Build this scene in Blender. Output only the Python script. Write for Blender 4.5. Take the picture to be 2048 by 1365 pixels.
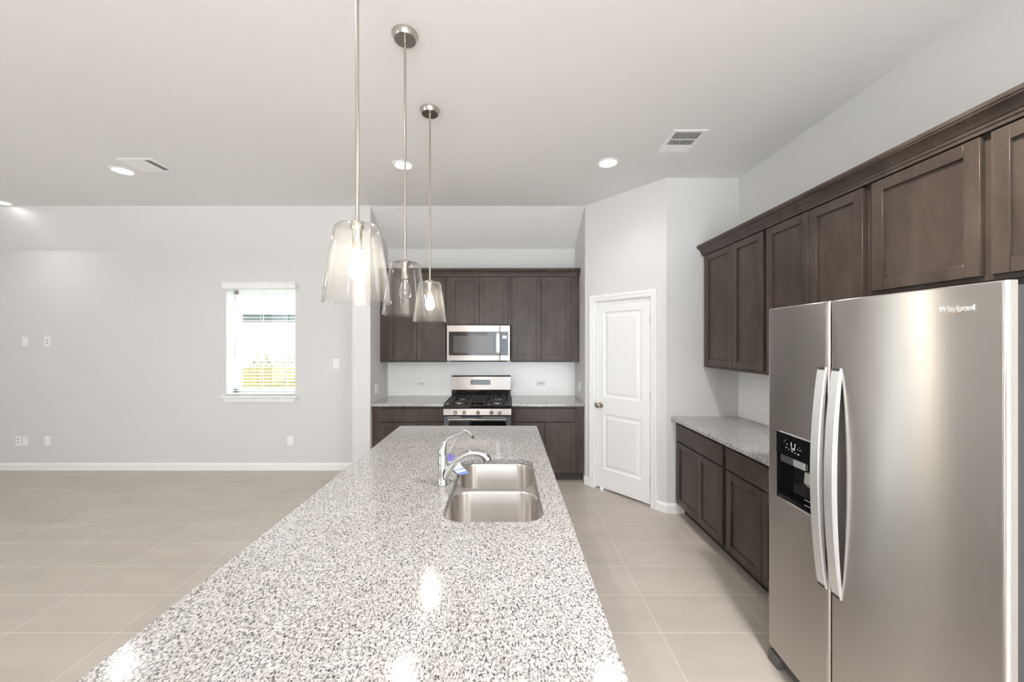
import bpy, bmesh, math, random
from mathutils import Matrix, Vector
R = math.radians
random.seed(4)
SC = bpy.context.scene
COL = SC.collection
for o in list(bpy.data.objects):
    bpy.data.objects.remove(o)

# ------------------------------------------------------------------ camera, world, exposure
cd = bpy.data.cameras.new('camera')
cd.sensor_width = 36.0
cd.lens = 755 / 2048 * 36
cd.shift_x = 11 / 2048
cd.shift_y = 1.5 / 2048
cd.clip_start = 0.02
cam = bpy.data.objects.new('camera', cd)
COL.objects.link(cam)
cam.location = (0, 0, 1.62)
cam.rotation_euler = (R(90), 0, 0)
SC.camera = cam

W = bpy.data.worlds.new('sky')
SC.world = W
W.use_nodes = True
wn = W.node_tree.nodes['Background']
wn.inputs['Color'].default_value = (0.84, 0.92, 1.0, 1)
wn.inputs['Strength'].default_value = 4.0

SC.view_settings.view_transform = 'Standard'
SC.view_settings.look = 'None'
SC.view_settings.gamma = 1.0
SC.view_settings.use_curve_mapping = False
SC.view_settings.exposure = 1.09
cy = SC.cycles
cy.max_bounces = 14
cy.diffuse_bounces = 8
cy.glossy_bounces = 5
cy.transmission_bounces = 8
cy.transparent_max_bounces = 24
cy.caustics_reflective = False
cy.caustics_refractive = False
cy.sample_clamp_indirect = 6.0
cy.use_denoising = True
RECESSED_W = 24.0           # living side
FILL_W = 140.0            # added unseen fill lamps over the kitchen
BULB_L = 75.0

# ------------------------------------------------------------------ key places of the room (metres)
XR = 2.199            # right wall
CEIL = 3.17           # flat ceiling
YF = 4.76             # far wall of the living side
YA = 4.935            # alcove back wall
YW = 4.30             # front of the alcove
XAL, XAR = -1.551, 0.894
YP = 3.57             # pantry wall facing the camera
XP = 1.513            # corner of diagonal wall and pantry wall
XL, YB = -7.0, -4.6   # unseen left and rear walls
CT = 0.914            # counter height
CB = 0.882            # underside of the stone

# low daylight sun behind the house: it falls through the added rear glass doors onto the floor behind the camera
sl_ = bpy.data.lights.new('sun', 'SUN')
sl_.energy = 36.0
sl_.angle = R(1.0)
sl_.color = (0.95, 0.98, 1.0)
so = bpy.data.objects.new('sun', sl_)
COL.objects.link(so)
so.rotation_euler = (R(38), 0, R(-8))

# portals help the renderer find the sky through the added openings of the room
OPEN_REAR = [(-1.4, 2.1, 0.02, 2.6)]          # x0 x1 z0 z1
OPEN_LEFT = [(-3.4, -1.4, 0.3, 2.6)]            # y0 y1 z0 z1
WIN = (-3.537, -2.661, 0.945, 2.295)

def portal(loc, rot, sx, sy):
    l = bpy.data.lights.new('window_light', 'AREA')
    l.shape = 'RECTANGLE'
    l.size, l.size_y = sx, sy
    l.cycles.is_portal = True
    o = bpy.data.objects.new('window_light', l)
    COL.objects.link(o)
    o.location, o.rotation_euler = loc, rot
for x0, x1, z0, z1 in OPEN_REAR:
    portal(((x0 + x1) / 2, YB - 0.16, (z0 + z1) / 2), (R(90), 0, 0), x1 - x0, z1 - z0)
for y0, y1, z0, z1 in OPEN_LEFT:
    portal((XL - 0.16, (y0 + y1) / 2, (z0 + z1) / 2), (R(90), 0, R(-90)), y1 - y0, z1 - z0)

# ------------------------------------------------------------------ materials
def new_mat(name):
    m = bpy.data.materials.new(name)
    m.use_nodes = True
    nt = m.node_tree
    return m, nt, nt.nodes['Principled BSDF']

def plain(name, col, rough=0.5, metal=0.0, spec=0.5, coat=0.0, bump=None, emit=None):
    m, nt, p = new_mat(name)
    p.inputs['Base Color'].default_value = (*col, 1)
    p.inputs['Roughness'].default_value = rough
    p.inputs['Metallic'].default_value = metal
    p.inputs['Specular IOR Level'].default_value = spec
    p.inputs['Coat Weight'].default_value = coat
    p.inputs['Coat Roughness'].default_value = 0.15
    if emit:
        p.inputs['Emission Color'].default_value = (*emit[0], 1)
        p.inputs['Emission Strength'].default_value = emit[1]
    if bump:
        sc_, st, dist = bump
        tc = nt.nodes.new('ShaderNodeTexCoord')
        n = nt.nodes.new('ShaderNodeTexNoise')
        n.inputs['Scale'].default_value = sc_
        n.inputs['Detail'].default_value = 3
        b = nt.nodes.new('ShaderNodeBump')
        b.inputs['Strength'].default_value = st
        b.inputs['Distance'].default_value = dist
        nt.links.new(tc.outputs['Object'], n.inputs['Vector'])
        nt.links.new(n.outputs['Fac'], b.inputs['Height'])
        nt.links.new(b.outputs['Normal'], p.inputs['Normal'])
    return m

def ramp(nt, stops, interp='LINEAR'):
    r = nt.nodes.new('ShaderNodeValToRGB')
    e = r.color_ramp.elements
    r.color_ramp.interpolation = interp
    while len(e) < len(stops):
        e.new(0.5)
    for el, (p, c) in zip(e, stops):
        el.position = p
        el.color = (*c, 1) if len(c) == 3 else c
    return r

def obj_coords(nt, scale=(1, 1, 1), rot=(0, 0, 0), loc=(0, 0, 0)):
    tc = nt.nodes.new('ShaderNodeTexCoord')
    mp = nt.nodes.new('ShaderNodeMapping')
    mp.inputs['Scale'].default_value = scale
    mp.inputs['Rotation'].default_value = rot
    mp.inputs['Location'].default_value = loc
    nt.links.new(tc.outputs['Object'], mp.inputs['Vector'])
    return mp

def noise(nt, vec, scale, detail=2, rough=0.5, dist=0.0):
    n = nt.nodes.new('ShaderNodeTexNoise')
    n.inputs['Scale'].default_value = scale
    n.inputs['Detail'].default_value = detail
    n.inputs['Roughness'].default_value = rough
    n.inputs['Distortion'].default_value = dist
    nt.links.new(vec.outputs[0], n.inputs['Vector'])
    return n

def mix(nt, a, b, fac, blend='MIX'):
    m = nt.nodes.new('ShaderNodeMix')
    m.data_type = 'RGBA'
    m.blend_type = blend
    for sock, v in ((m.inputs[6], a), (m.inputs[7], b), (m.inputs[0], fac)):
        if hasattr(v, 'is_output'):
            nt.links.new(v, sock)
        elif isinstance(v, tuple):
            sock.default_value = (*v, 1)
        else:
            sock.default_value = v
    return m.outputs[2]

def granite():
    m, nt, p = new_mat('granite')
    v1 = obj_coords(nt, (1.0, 0.55, 0.8), (0.3, 0.2, R(28)))
    v2 = obj_coords(nt, (0.6, 1.0, 0.8), (0.1, 0.4, R(-20)), (3, 1, 2))
    n1 = noise(nt, v1, 230, 3, 0.62, 0.6)
    n2 = noise(nt, v2, 190, 3, 0.6, 0.3)
    n3 = noise(nt, v1, 9, 2)
    base = ramp(nt, [(0.38, (0.34, 0.33, 0.32)), (0.50, (0.52, 0.51, 0.50)), (0.62, (0.59, 0.58, 0.57))])
    nt.links.new(n2.outputs['Fac'], base.inputs['Fac'])
    dark = ramp(nt, [(0.39, (1, 1, 1)), (0.50, (0, 0, 0))])
    nt.links.new(n1.outputs['Fac'], dark.inputs['Fac'])
    dcol = ramp(nt, [(0.4, (0.045, 0.045, 0.048)), (0.65, (0.13, 0.122, 0.115))])
    nt.links.new(n2.outputs['Fac'], dcol.inputs['Fac'])
    c = mix(nt, base.outputs['Color'], dcol.outputs['Color'], dark.outputs['Color'])
    tint = ramp(nt, [(0.3, (0.94, 0.93, 0.92)), (0.7, (1, 1, 1))])
    nt.links.new(n3.outputs['Fac'], tint.inputs['Fac'])
    c = mix(nt, c, tint.outputs['Color'], 1.0, 'MULTIPLY')
    nt.links.new(c, p.inputs['Base Color'])
    p.inputs['Roughness'].default_value = 0.12
    p.inputs['Specular IOR Level'].default_value = 0.6
    return m

def floor_tile():
    m, nt, p = new_mat('floor_tile')
    mp = obj_coords(nt, (1, 1, 1), (0, 0, 0), (-0.86 + 0.605 * 20, -2.10 + 0.3125 * 30, 0))
    b = nt.nodes.new('ShaderNodeTexBrick')
    b.offset = 0.0
    b.inputs['Scale'].default_value = 1
    b.inputs['Brick Width'].default_value = 0.605
    b.inputs['Row Height'].default_value = 0.3125
    b.inputs['Mortar Size'].default_value = 0.0032
    b.inputs['Mortar Smooth'].default_value = 0.3
    b.inputs['Color1'].default_value = (0.50, 0.452, 0.402, 1)
    b.inputs['Color2'].default_value = (0.475, 0.428, 0.38, 1)
    b.inputs['Mortar'].default_value = (0.63, 0.585, 0.53, 1)
    nt.links.new(mp.outputs[0], b.inputs['Vector'])
    v = obj_coords(nt, (0.7, 2.2, 1), (0, 0, 0.2))
    n = noise(nt, v, 2.4, 5, 0.55, 0.5)
    r = ramp(nt, [(0.3, (0.92, 0.92, 0.92)), (0.7, (1.05, 1.05, 1.05))])
    nt.links.new(n.outputs['Fac'], r.inputs['Fac'])
    c = mix(nt, b.outputs['Color'], r.outputs['Color'], 1.0, 'MULTIPLY')
    nt.links.new(c, p.inputs['Base Color'])
    p.inputs['Roughness'].default_value = 0.34
    p.inputs['Specular IOR Level'].default_value = 0.4
    bp = nt.nodes.new('ShaderNodeBump')
    bp.invert = True
    bp.inputs['Strength'].default_value = 0.25
    bp.inputs['Distance'].default_value = 0.002
    nt.links.new(b.outputs['Fac'], bp.inputs['Height'])
    nt.links.new(bp.outputs['Normal'], p.inputs['Normal'])
    return m

def stained_wood():
    m, nt, p = new_mat('stained_wood')
    v = obj_coords(nt, (1.0, 1.0, 0.35))
    n = noise(nt, v, 7, 5, 0.6, 0.4)
    v2 = obj_coords(nt, (22, 22, 2.2))
    n2 = noise(nt, v2, 3, 4, 0.6)
    r = ramp(nt, [(0.25, (0.044, 0.032, 0.025)), (0.5, (0.069, 0.051, 0.040)), (0.75, (0.102, 0.077, 0.060))])
    nt.links.new(n.outputs['Fac'], r.inputs['Fac'])
    r2 = ramp(nt, [(0.3, (0.94, 0.94, 0.94)), (0.7, (1.04, 1.04, 1.04))])
    nt.links.new(n2.outputs['Fac'], r2.inputs['Fac'])
    c = mix(nt, r.outputs['Color'], r2.outputs['Color'], 1.0, 'MULTIPLY')
    nt.links.new(c, p.inputs['Base Color'])
    p.inputs['Roughness'].default_value = 0.36
    p.inputs['Specular IOR Level'].default_value = 0.32
    return m

def brushed(name, col, rough, aniso=0.75, wave=0.0):
    m, nt, p = new_mat(name)
    p.inputs['Base Color'].default_value = (*col, 1)
    p.inputs['Metallic'].default_value = 1.0
    p.inputs['Roughness'].default_value = rough
    p.inputs['Anisotropic'].default_value = aniso
    t = nt.nodes.new('ShaderNodeTangent')
    t.direction_type = 'RADIAL'
    t.axis = 'Z'
    p.inputs['Anisotropic Rotation'].default_value = 0.25
    nt.links.new(t.outputs[0], p.inputs['Tangent'])
    if wave:
        v = obj_coords(nt, (1.0, 1.0, 0.55))
        n = noise(nt, v, 2.6, 1)
        b = nt.nodes.new('ShaderNodeBump')
        b.inputs['Strength'].default_value = 1.0
        b.inputs['Distance'].default_value = wave
        nt.links.new(n.outputs['Fac'], b.inputs['Height'])
        nt.links.new(b.outputs['Normal'], p.inputs['Normal'])
    return m

def thin_glass(name, tint=(1, 1, 1), edge=0.9, base=0.04, power=3.0, haze=0.0):
    m = bpy.data.materials.new(name)
    m.use_nodes = True
    nt = m.node_tree
    nt.nodes.clear()
    out = nt.nodes.new('ShaderNodeOutputMaterial')
    tr = nt.nodes.new('ShaderNodeBsdfTransparent')
    tr.inputs['Color'].default_value = (*tint, 1)
    gl = nt.nodes.new('ShaderNodeBsdfGlossy')
    gl.inputs['Roughness'].default_value = 0.03
    lw = nt.nodes.new('ShaderNodeLayerWeight')
    lw.inputs['Blend'].default_value = 0.5
    pw = nt.nodes.new('ShaderNodeMath')
    pw.operation = 'POWER'
    pw.inputs[1].default_value = power
    mr = nt.nodes.new('ShaderNodeMapRange')
    mr.inputs['To Min'].default_value = base
    mr.inputs['To Max'].default_value = edge
    nt.links.new(lw.outputs['Facing'], pw.inputs[0])
    nt.links.new(pw.outputs[0], mr.inputs['Value'])
    mx = nt.nodes.new('ShaderNodeMixShader')
    nt.links.new(mr.outputs['Result'], mx.inputs[0])
    nt.links.new(tr.outputs[0], mx.inputs[1])
    nt.links.new(gl.outputs[0], mx.inputs[2])
    last = mx
    if haze:
        tl = nt.nodes.new('ShaderNodeBsdfTranslucent')
        tl.inputs['Color'].default_value = (0.9, 0.88, 0.85, 1)
        hz = nt.nodes.new('ShaderNodeMixShader')
        hz.inputs[0].default_value = haze
        nt.links.new(mx.outputs[0], hz.inputs[1])
        nt.links.new(tl.outputs[0], hz.inputs[2])
        last = hz
    nt.links.new(last.outputs[0], out.inputs['Surface'])
    return m

def emitter(name, col, strength):
    m = bpy.data.materials.new(name)
    m.use_nodes = True
    nt = m.node_tree
    nt.nodes.clear()
    out = nt.nodes.new('ShaderNodeOutputMaterial')
    e = nt.nodes.new('ShaderNodeEmission')
    e.inputs['Color'].default_value = (*col, 1)
    e.inputs['Strength'].default_value = strength
    nt.links.new(e.outputs[0], out.inputs['Surface'])
    return m

def fence_wood(name, c0, c1):
    m, nt, p = new_mat(name)
    v = obj_coords(nt, (6, 6, 0.6))
    n = noise(nt, v, 4, 3)
    r = ramp(nt, [(0.3, c0), (0.7, c1)])
    nt.links.new(n.outputs['Fac'], r.inputs['Fac'])
    nt.links.new(r.outputs['Color'], p.inputs['Base Color'])
    p.inputs['Roughness'].default_value = 0.8
    return m

WALL = plain('wall_paint', (0.71, 0.705, 0.695), 0.75, spec=0.25, bump=(220, 0.12, 0.001))
CEILM = plain('ceiling_paint', (0.82, 0.815, 0.81), 0.85, spec=0.2, bump=(160, 0.15, 0.001))
WHITE = plain('white_trim_paint', (0.90, 0.90, 0.895), 0.32, spec=0.5)
PLASTIC = plain('white_plastic', (0.88, 0.88, 0.87), 0.3)
OFFWHITE = plain('grey_white_plastic', (0.62, 0.62, 0.62), 0.35)
SLOT = plain('dark_slot', (0.22, 0.22, 0.22), 0.6)
VENTSHADE = plain('grey_vent_shade', (0.42, 0.42, 0.42), 0.5)
VENTDARK = plain('dark_vent_shade', (0.05, 0.045, 0.045), 0.7)
TILEW = plain('white_glazed_tile', (0.92, 0.915, 0.905), 0.18, spec=0.5)
GROUT = plain('tile_grout', (0.82, 0.81, 0.79), 0.8)
GRANITE = granite()
FLOOR = floor_tile()
WOOD = stained_wood()
TOE = plain('toe_kick_board', (0.055, 0.043, 0.035), 0.5)
STEEL = brushed('brushed_steel', (0.70, 0.665, 0.635), 0.32, 1.0)
STEEL2 = brushed('bright_steel', (0.45, 0.415, 0.39), 0.34, 0.9)
SINKM = brushed('sink_steel', (0.64, 0.61, 0.58), 0.33, 0.95)
DECKM = plain('flat_sink_steel', (0.60, 0.57, 0.54), 0.38, 0.85)
HANDLE = plain('satin_handle_metal', (0.78, 0.78, 0.77), 0.36, 0.55)
CHROME = plain('polished_chrome', (0.62, 0.62, 0.625), 0.06, 1.0)
NICKEL = plain('brushed_nickel', (0.52, 0.48, 0.43), 0.26, 1.0)
DARKN = plain('dark_nickel', (0.16, 0.13, 0.11), 0.35, 1.0)
BLACK = plain('black_gloss', (0.008, 0.008, 0.009), 0.08)
ENAMEL = plain('black_enamel', (0.012, 0.009, 0.008), 0.12)
IRON = plain('cast_iron', (0.018, 0.014, 0.012), 0.45)
MATTEB = plain('matte_black', (0.012, 0.012, 0.012), 0.6)
BLUEGREY = plain('oven_door_grey', (0.11, 0.13, 0.15), 0.3)
GREYSIDE = plain('grey_fridge_side', (0.10, 0.10, 0.105), 0.45, 0.3)
GREYPL = plain('grey_foot_plastic', (0.13, 0.125, 0.12), 0.5)
GASKET = plain('grey_gasket', (0.06, 0.06, 0.06), 0.7)
MARK = plain('white_print', (0.8, 0.8, 0.8), 0.5)
SILVERPL = plain('silver_plastic', (0.62, 0.62, 0.62), 0.25, 0.4)
GOLD = plain('gold_swoosh', (0.75, 0.60, 0.42), 0.25, 1.0)
PURPLE = plain('purple_paper', (0.16, 0.15, 0.50), 0.5)
PAPER = plain('pale_blue_paper', (0.70, 0.80, 0.88), 0.45)
BLUEP = plain('blue_print_paper', (0.20, 0.30, 0.68), 0.45)
SHADE = thin_glass('clear_shade_glass', (0.985, 0.98, 0.97), 0.9, 0.03, 3.0, 0.011)
PANE = thin_glass('window_pane', (0.97, 0.99, 0.98), 0.6, 0.03, 4.0)
BULB_ON = emitter('lit_bulb', (1.0, 0.92, 0.80), BULB_L)
BULB_OFF = thin_glass('clear_bulb_glass', (0.97, 0.96, 0.95), 0.8, 0.08, 2.5)
LENS = emitter('lit_lens', (1.0, 0.975, 0.94), 14.0)
LCD = emitter('lit_display', (0.72, 0.72, 0.95), 0.9)
MWGLASS = plain('microwave_glass', (0.018, 0.015, 0.013), 0.07)
MWMESH = plain('microwave_mesh_window', (0.075, 0.062, 0.052), 0.14, spec=0.5)
LAWN = plain('lawn', (0.20, 0.21, 0.16), 0.9)
FENCE_P = fence_wood('weathered_fence_wood', (0.20, 0.195, 0.15), (0.28, 0.27, 0.21))
FENCE_Y = fence_wood('new_fence_wood', (0.20, 0.165, 0.05), (0.28, 0.235, 0.09))
SIDING = plain('white_siding', (0.82, 0.82, 0.82), 0.7)
EAVESHADE = plain('painted_eave_shade', (0.045, 0.055, 0.06), 0.5)
SHINGLE = plain('pale_shingle', (0.5, 0.5, 0.5), 0.9)
SHADOWGAP = plain('pantry_dark', (0.05, 0.05, 0.05), 0.9)

# ------------------------------------------------------------------ mesh helpers
class MB:
    def __init__(self):
        self.bm = bmesh.new()
        self.mats = []
        self.mi = 0

    def use(self, mat):
        if mat not in self.mats:
            self.mats.append(mat)
        self.mi = self.mats.index(mat)
        return self

    def _face(self, vs, smooth=False):
        try:
            f = self.bm.faces.new(vs)
        except ValueError:
            return None
        f.material_index = self.mi
        f.smooth = smooth
        return f

    def box(self, x0, x1, y0, y1, z0, z1, bev=0.0, seg=2):
        bm = self.bm
        v = [bm.verts.new(p) for p in ((x0, y0, z0), (x1, y0, z0), (x1, y1, z0), (x0, y1, z0),
                                       (x0, y0, z1), (x1, y0, z1), (x1, y1, z1), (x0, y1, z1))]
        fs = [self._face([v[i] for i in q]) for q in ((0, 3, 2, 1), (4, 5, 6, 7), (0, 1, 5, 4), (1, 2, 6, 5), (2, 3, 7, 6), (3, 0, 4, 7))]
        if bev > 0:
            es = {e for f in fs for e in f.edges}
            r = bmesh.ops.bevel(bm, geom=list(es), offset=bev, segments=seg, profile=0.5, affect='EDGES')
            for f in r['faces']:
                f.material_index = self.mi
                f.smooth = True
        return self

    def prism(self, pts, vec, smooth=False):
        """closed polygon (3-D points) extruded along vec"""
        bm = self.bm
        vec = Vector(vec)
        a = [bm.verts.new(p) for p in pts]
        b = [bm.verts.new(Vector(p) + vec) for p in pts]
        n = len(pts)
        f1 = self._face(a[::-1])
        f2 = self._face(b)
        for i in range(n):
            self._face([a[i], a[(i + 1) % n], b[(i + 1) % n], b[i]], smooth)
        return self

    def rings(self, loops, cap0=True, cap1=True, smooth=True, closed=True):
        bm = self.bm
        vs = [[bm.verts.new(p) for p in l] for l in loops]
        for a, b in zip(vs, vs[1:]):
            n = len(a)
            for i in range(n if closed else n - 1):
                self._face([a[i], a[(i + 1) % n], b[(i + 1) % n], b[i]], smooth)
        if cap0:
            self._face(vs[0][::-1])
        if cap1:
            self._face(vs[-1])
        return self

    def lathe(self, prof, c=(0, 0, 0), n=40, axis='Z', cap=True, mtx=None):
        """prof: (radius, height) list along the axis"""
        loops = []
        for r, h in prof:
            l = []
            for i in range(n):
                a = 2 * math.pi * i / n
                if axis == 'Z':
                    p = Vector((r * math.cos(a), r * math.sin(a), h))
                elif axis == 'Y':     # height runs toward -Y
                    p = Vector((r * math.cos(a), -h, r * math.sin(a)))
                else:                 # height runs toward -X
                    p = Vector((-h, -r * math.cos(a), r * math.sin(a)))
                if mtx:
                    p = mtx @ p
                l.append(p + Vector(c))
            loops.append(l)
        return self.rings(loops, cap, cap)

    def tube(self, pts, rad, n=16, sy=1.0):
        pts = [Vector(p) for p in pts]
        rad = rad if isinstance(rad, (list, tuple)) else [rad] * len(pts)
        t0 = (pts[1] - pts[0]).normalized()
        u = t0.orthogonal().normalized()
        loops = []
        for i, p in enumerate(pts):
            if i == 0:
                t = t0
            elif i == len(pts) - 1:
                t = (pts[i] - pts[i - 1]).normalized()
            else:
                t = (pts[i + 1] - pts[i - 1]).normalized()
            u = (u - t * u.dot(t)).normalized()
            w = t.cross(u)
            loops.append([p + (u * math.cos(a) + w * math.sin(a) * sy) * rad[i]
                          for a in (2 * math.pi * k / n for k in range(n))])
        return self.rings(loops)

    def ball(self, c, r, n=20, scale=(1, 1, 1)):
        m = Matrix.Translation(c) @ Matrix.Diagonal((*scale, 1))
        res = bmesh.ops.create_uvsphere(self.bm, u_segments=n, v_segments=n // 2, radius=r, matrix=m)
        for v in res['verts']:
            for f in v.link_faces:
                f.material_index = self.mi
                f.smooth = True
        return self

    def fill(self, loops):
        """flat face bounded by the first loop with the others as holes"""
        bm = self.bm
        es = []
        for l in loops:
            vs = [bm.verts.new(p) for p in l]
            es += [bm.edges.new((vs[i], vs[(i + 1) % len(vs)])) for i in range(len(vs))]
        r = bmesh.ops.triangle_fill(bm, use_beauty=True, use_dissolve=False, edges=es)
        for g in r['geom']:
            if isinstance(g, bmesh.types.BMFace):
                g.material_index = self.mi
        return self

    def build(self, name, mat=None, parent=None, local=False, weld=True, normals=True):
        bm = self.bm
        if weld:
            bmesh.ops.remove_doubles(bm, verts=bm.verts, dist=1e-5)
        if normals:
            bmesh.ops.recalc_face_normals(bm, faces=bm.faces)
        for e in bm.edges:
            if len(e.link_faces) == 2 and e.calc_face_angle(0.0) > 0.62:
                e.smooth = False
        if parent is not None and not local:
            bm.transform(FRAME[parent.name].inverted())
        me = bpy.data.meshes.new(name)
        bm.to_mesh(me)
        bm.free()
        for m in (self.mats or [mat]):
            me.materials.append(m)
        o = bpy.data.objects.new(name, me)
        COL.objects.link(o)
        if parent is not None:
            o.parent = parent
            FRAME[o.name] = FRAME[parent.name]
        else:
            FRAME[o.name] = Matrix()
        return o

FRAME = {}
def sub(o, parent):
    """hang an already built part under another part that shares its frame"""
    o.parent = parent
    return o

def tag(o, label=None, cat=None, group=None, kind=None):
    if label: o['label'] = label
    if cat: o['category'] = cat
    if group: o['group'] = group
    if kind: o['kind'] = kind
    return o

def thing(name, label, cat, loc=(0, 0, 0), rot=0.0, group=None, kind=None):
    o = bpy.data.objects.new(name, None)
    o.empty_display_size = 0.05
    COL.objects.link(o)
    o.location = loc
    o.rotation_euler = (0, 0, rot)
    FRAME[o.name] = Matrix.Translation(loc) @ Matrix.Rotation(rot, 4, 'Z')
    return tag(o, label, cat, group, kind)

def copy_tree(src, loc, label, parent=None):
    c = src.copy()
    COL.objects.link(c)
    if parent is None:
        c.location = loc
        c['label'] = label
    else:
        c.parent = parent
    for ch in list(src.children):
        copy_tree(ch, None, None, c)
    return c

def rrect(x0, x1, y0, y1, r, z, n=8, off=0.0):
    x0, x1, y0, y1, r = x0 - off, x1 + off, y0 - off, y1 + off, max(r + off, 0.0005)
    out = []
    for cx, cy_, a0 in ((x1 - r, y1 - r, 0), (x0 + r, y1 - r, 90), (x0 + r, y0 + r, 180), (x1 - r, y0 + r, 270)):
        for k in range(n + 1):
            a = R(a0 + 90 * k / n)
            out.append((cx + r * math.cos(a), cy_ + r * math.sin(a), z))
    return out

def clip_poly(poly, x0, x1, z0, z1):
    def cut(pts, inside, inter):
        out = []
        for i in range(len(pts)):
            a, b = pts[i - 1], pts[i]
            if inside(b):
                if not inside(a): out.append(inter(a, b))
                out.append(b)
            elif inside(a):
                out.append(inter(a, b))
        return out
    def ix(v): return lambda a, b: (v, a[1] + (b[1] - a[1]) * (v - a[0]) / (b[0] - a[0]))
    def iz(v): return lambda a, b: (a[0] + (b[0] - a[0]) * (v - a[1]) / (b[1] - a[1]), v)
    for ins, it in ((lambda p: p[0] >= x0, ix(x0)), (lambda p: p[0] <= x1, ix(x1)),
                    (lambda p: p[1] >= z0, iz(z0)), (lambda p: p[1] <= z1, iz(z1))):
        if not poly: return []
        poly = cut(poly, ins, it)
    return poly

# ------------------------------------------------------------------ room shell
def struct(o, label, cat):
    return tag(o, label, cat, kind='structure')

b = MB(); b.box(XL - 0.2, XR + 0.2, YB - 0.2, YA + 0.2, -0.12, 0)
struct(b.build('floor', FLOOR), 'beige rectangular tiled floor with pale grout lines', 'floor')

YS = 4.301                         # crease where the living side ceiling starts to drop
b = MB()
b.box(XL - 0.2, XR + 0.2, YB - 0.2, YW, CEIL, CEIL + 0.25)
b.box(XL - 0.2, XAL - 0.206, YW, YS, CEIL, CEIL + 0.25)
b.prism([(XL - 0.2, YS, CEIL), (XL - 0.2, YS, CEIL + 0.25), (XL - 0.2, YF + 0.3, CEIL + 0.25), (XL - 0.2, YF + 0.3, 2.49), (XL - 0.2, YF, 2.767)],
        (XAL - 0.1 - XL + 0.2, 0, 0))
sl = (CEIL - 2.836) / (YA - YW)
b.prism([(XAL - 0.1, YW, CEIL), (XAL - 0.1, YW, CEIL + 0.25), (XAL - 0.1, YA + 0.2, CEIL + 0.25), (XAL - 0.1, YA + 0.2, 2.836 - 0.2 * sl)],
        (XAR + 0.2 - XAL, 0, 0))
struct(b.build('ceiling', CEILM, weld=False), 'pale grey painted ceiling that slopes down over the range alcove', 'ceiling')

# far wall of the living side, with the window opening
x0, x1, z0, z1 = WIN
b = MB()
for bx in ((XL, x0, 0, 2.95), (x1, XAL - 0.1, 0, 2.95), (x0, x1, 0, z0), (x0, x1, z1, 2.95)):
    b.box(bx[0], bx[1], YF, YF + 0.22, bx[2], bx[3])
struct(b.build('wall_far', WALL), 'pale grey far wall with the single window', 'wall')
b = MB(); b.box(XAL - 0.206, XAL, YW, YA + 0.2, 0, CEIL + 0.1)
struct(b.build('wall_wing', WALL), 'narrow grey wing wall at the left of the range alcove', 'wall')
b = MB(); b.box(XAL - 0.1, XAR + 0.12, YA, YA + 0.2, 0, CEIL)
struct(b.build('wall_alcove', WALL), 'pale grey wall behind the range and back cabinets', 'wall')
b = MB(); b.box(XAR, XAR + 0.12, YW, YA + 0.1, 0, CEIL + 0.1)
struct(b.build('wall_alcove_right', WALL), 'short grey wall at the right of the range alcove', 'wall')
b = MB(); b.box(XP, XR + 0.1, YP, YP + 0.12, 0, CEIL + 0.1)
struct(b.build('wall_pantry', WALL), 'grey wall facing the camera at the end of the right cabinets', 'wall')
b = MB(); b.box(XR, XR + 0.2, YB - 0.2, YP + 0.1, 0, CEIL + 0.1)
struct(b.build('wall_right', WALL), 'long pale grey wall behind the refrigerator', 'wall')

def wall_with_holes(name, label, a0, a1, ztop, holes, place):
    b = MB()
    xs = sorted({a0, a1, *[h[0] for h in holes], *[h[1] for h in holes]})
    for p, q in zip(xs, xs[1:]):
        hs = [h for h in holes if h[0] <= p + 1e-6 and h[1] >= q - 1e-6]
        spans = [(0, ztop)] if not hs else [(0, hs[0][2]), (hs[0][3], ztop)]
        for s0, s1 in spans:
            if s1 - s0 > 1e-4:
                b.box(*place(p, q), s0, s1)
    return struct(b.build(name, WALL), label, 'wall')
wall_with_holes('wall_rear', 'grey wall behind the camera with an added daylight opening', XL - 0.2, XR + 0.2, CEIL + 0.1, OPEN_REAR,
                lambda p, q: (p, q, YB - 0.2, YB))
wall_with_holes('wall_left', 'grey side wall of the living area with an added daylight opening', YB - 0.2, YF + 0.2, CEIL + 0.1, OPEN_LEFT,
                lambda p, q: (XL - 0.2, XL, p, q))

# diagonal pantry wall and door; local x runs along the wall toward the camera
DIAG = math.atan2(YP - YW, XP - XAR)
DLEN = math.hypot(YP - YW, XP - XAR)
D0, D1, DTOP = 0.138, 0.796, 2.06
wd = thing('wall_diagonal', 'pale grey diagonal wall around the white pantry door', 'wall', (XAR, YW, 0), DIAG, kind='structure')
b = MB()
b.box(0, D0 - 0.012, 0, 0.1, 0, CEIL + 0.1).box(D1 + 0.012, DLEN, 0, 0.1, 0, CEIL + 0.1).box(D0 - 0.012, D1 + 0.012, 0, 0.1, DTOP + 0.012, CEIL + 0.1)
b.build('wall_face', WALL, wd, local=True)
b = MB(); b.box(D0 - 0.012, D1 + 0.012, 0.16, 0.2, 0, DTOP + 0.1)  # dark panel paints the unlit space behind the door
b.build('pantry_shade_panel', SHADOWGAP, wd, local=True)

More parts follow.
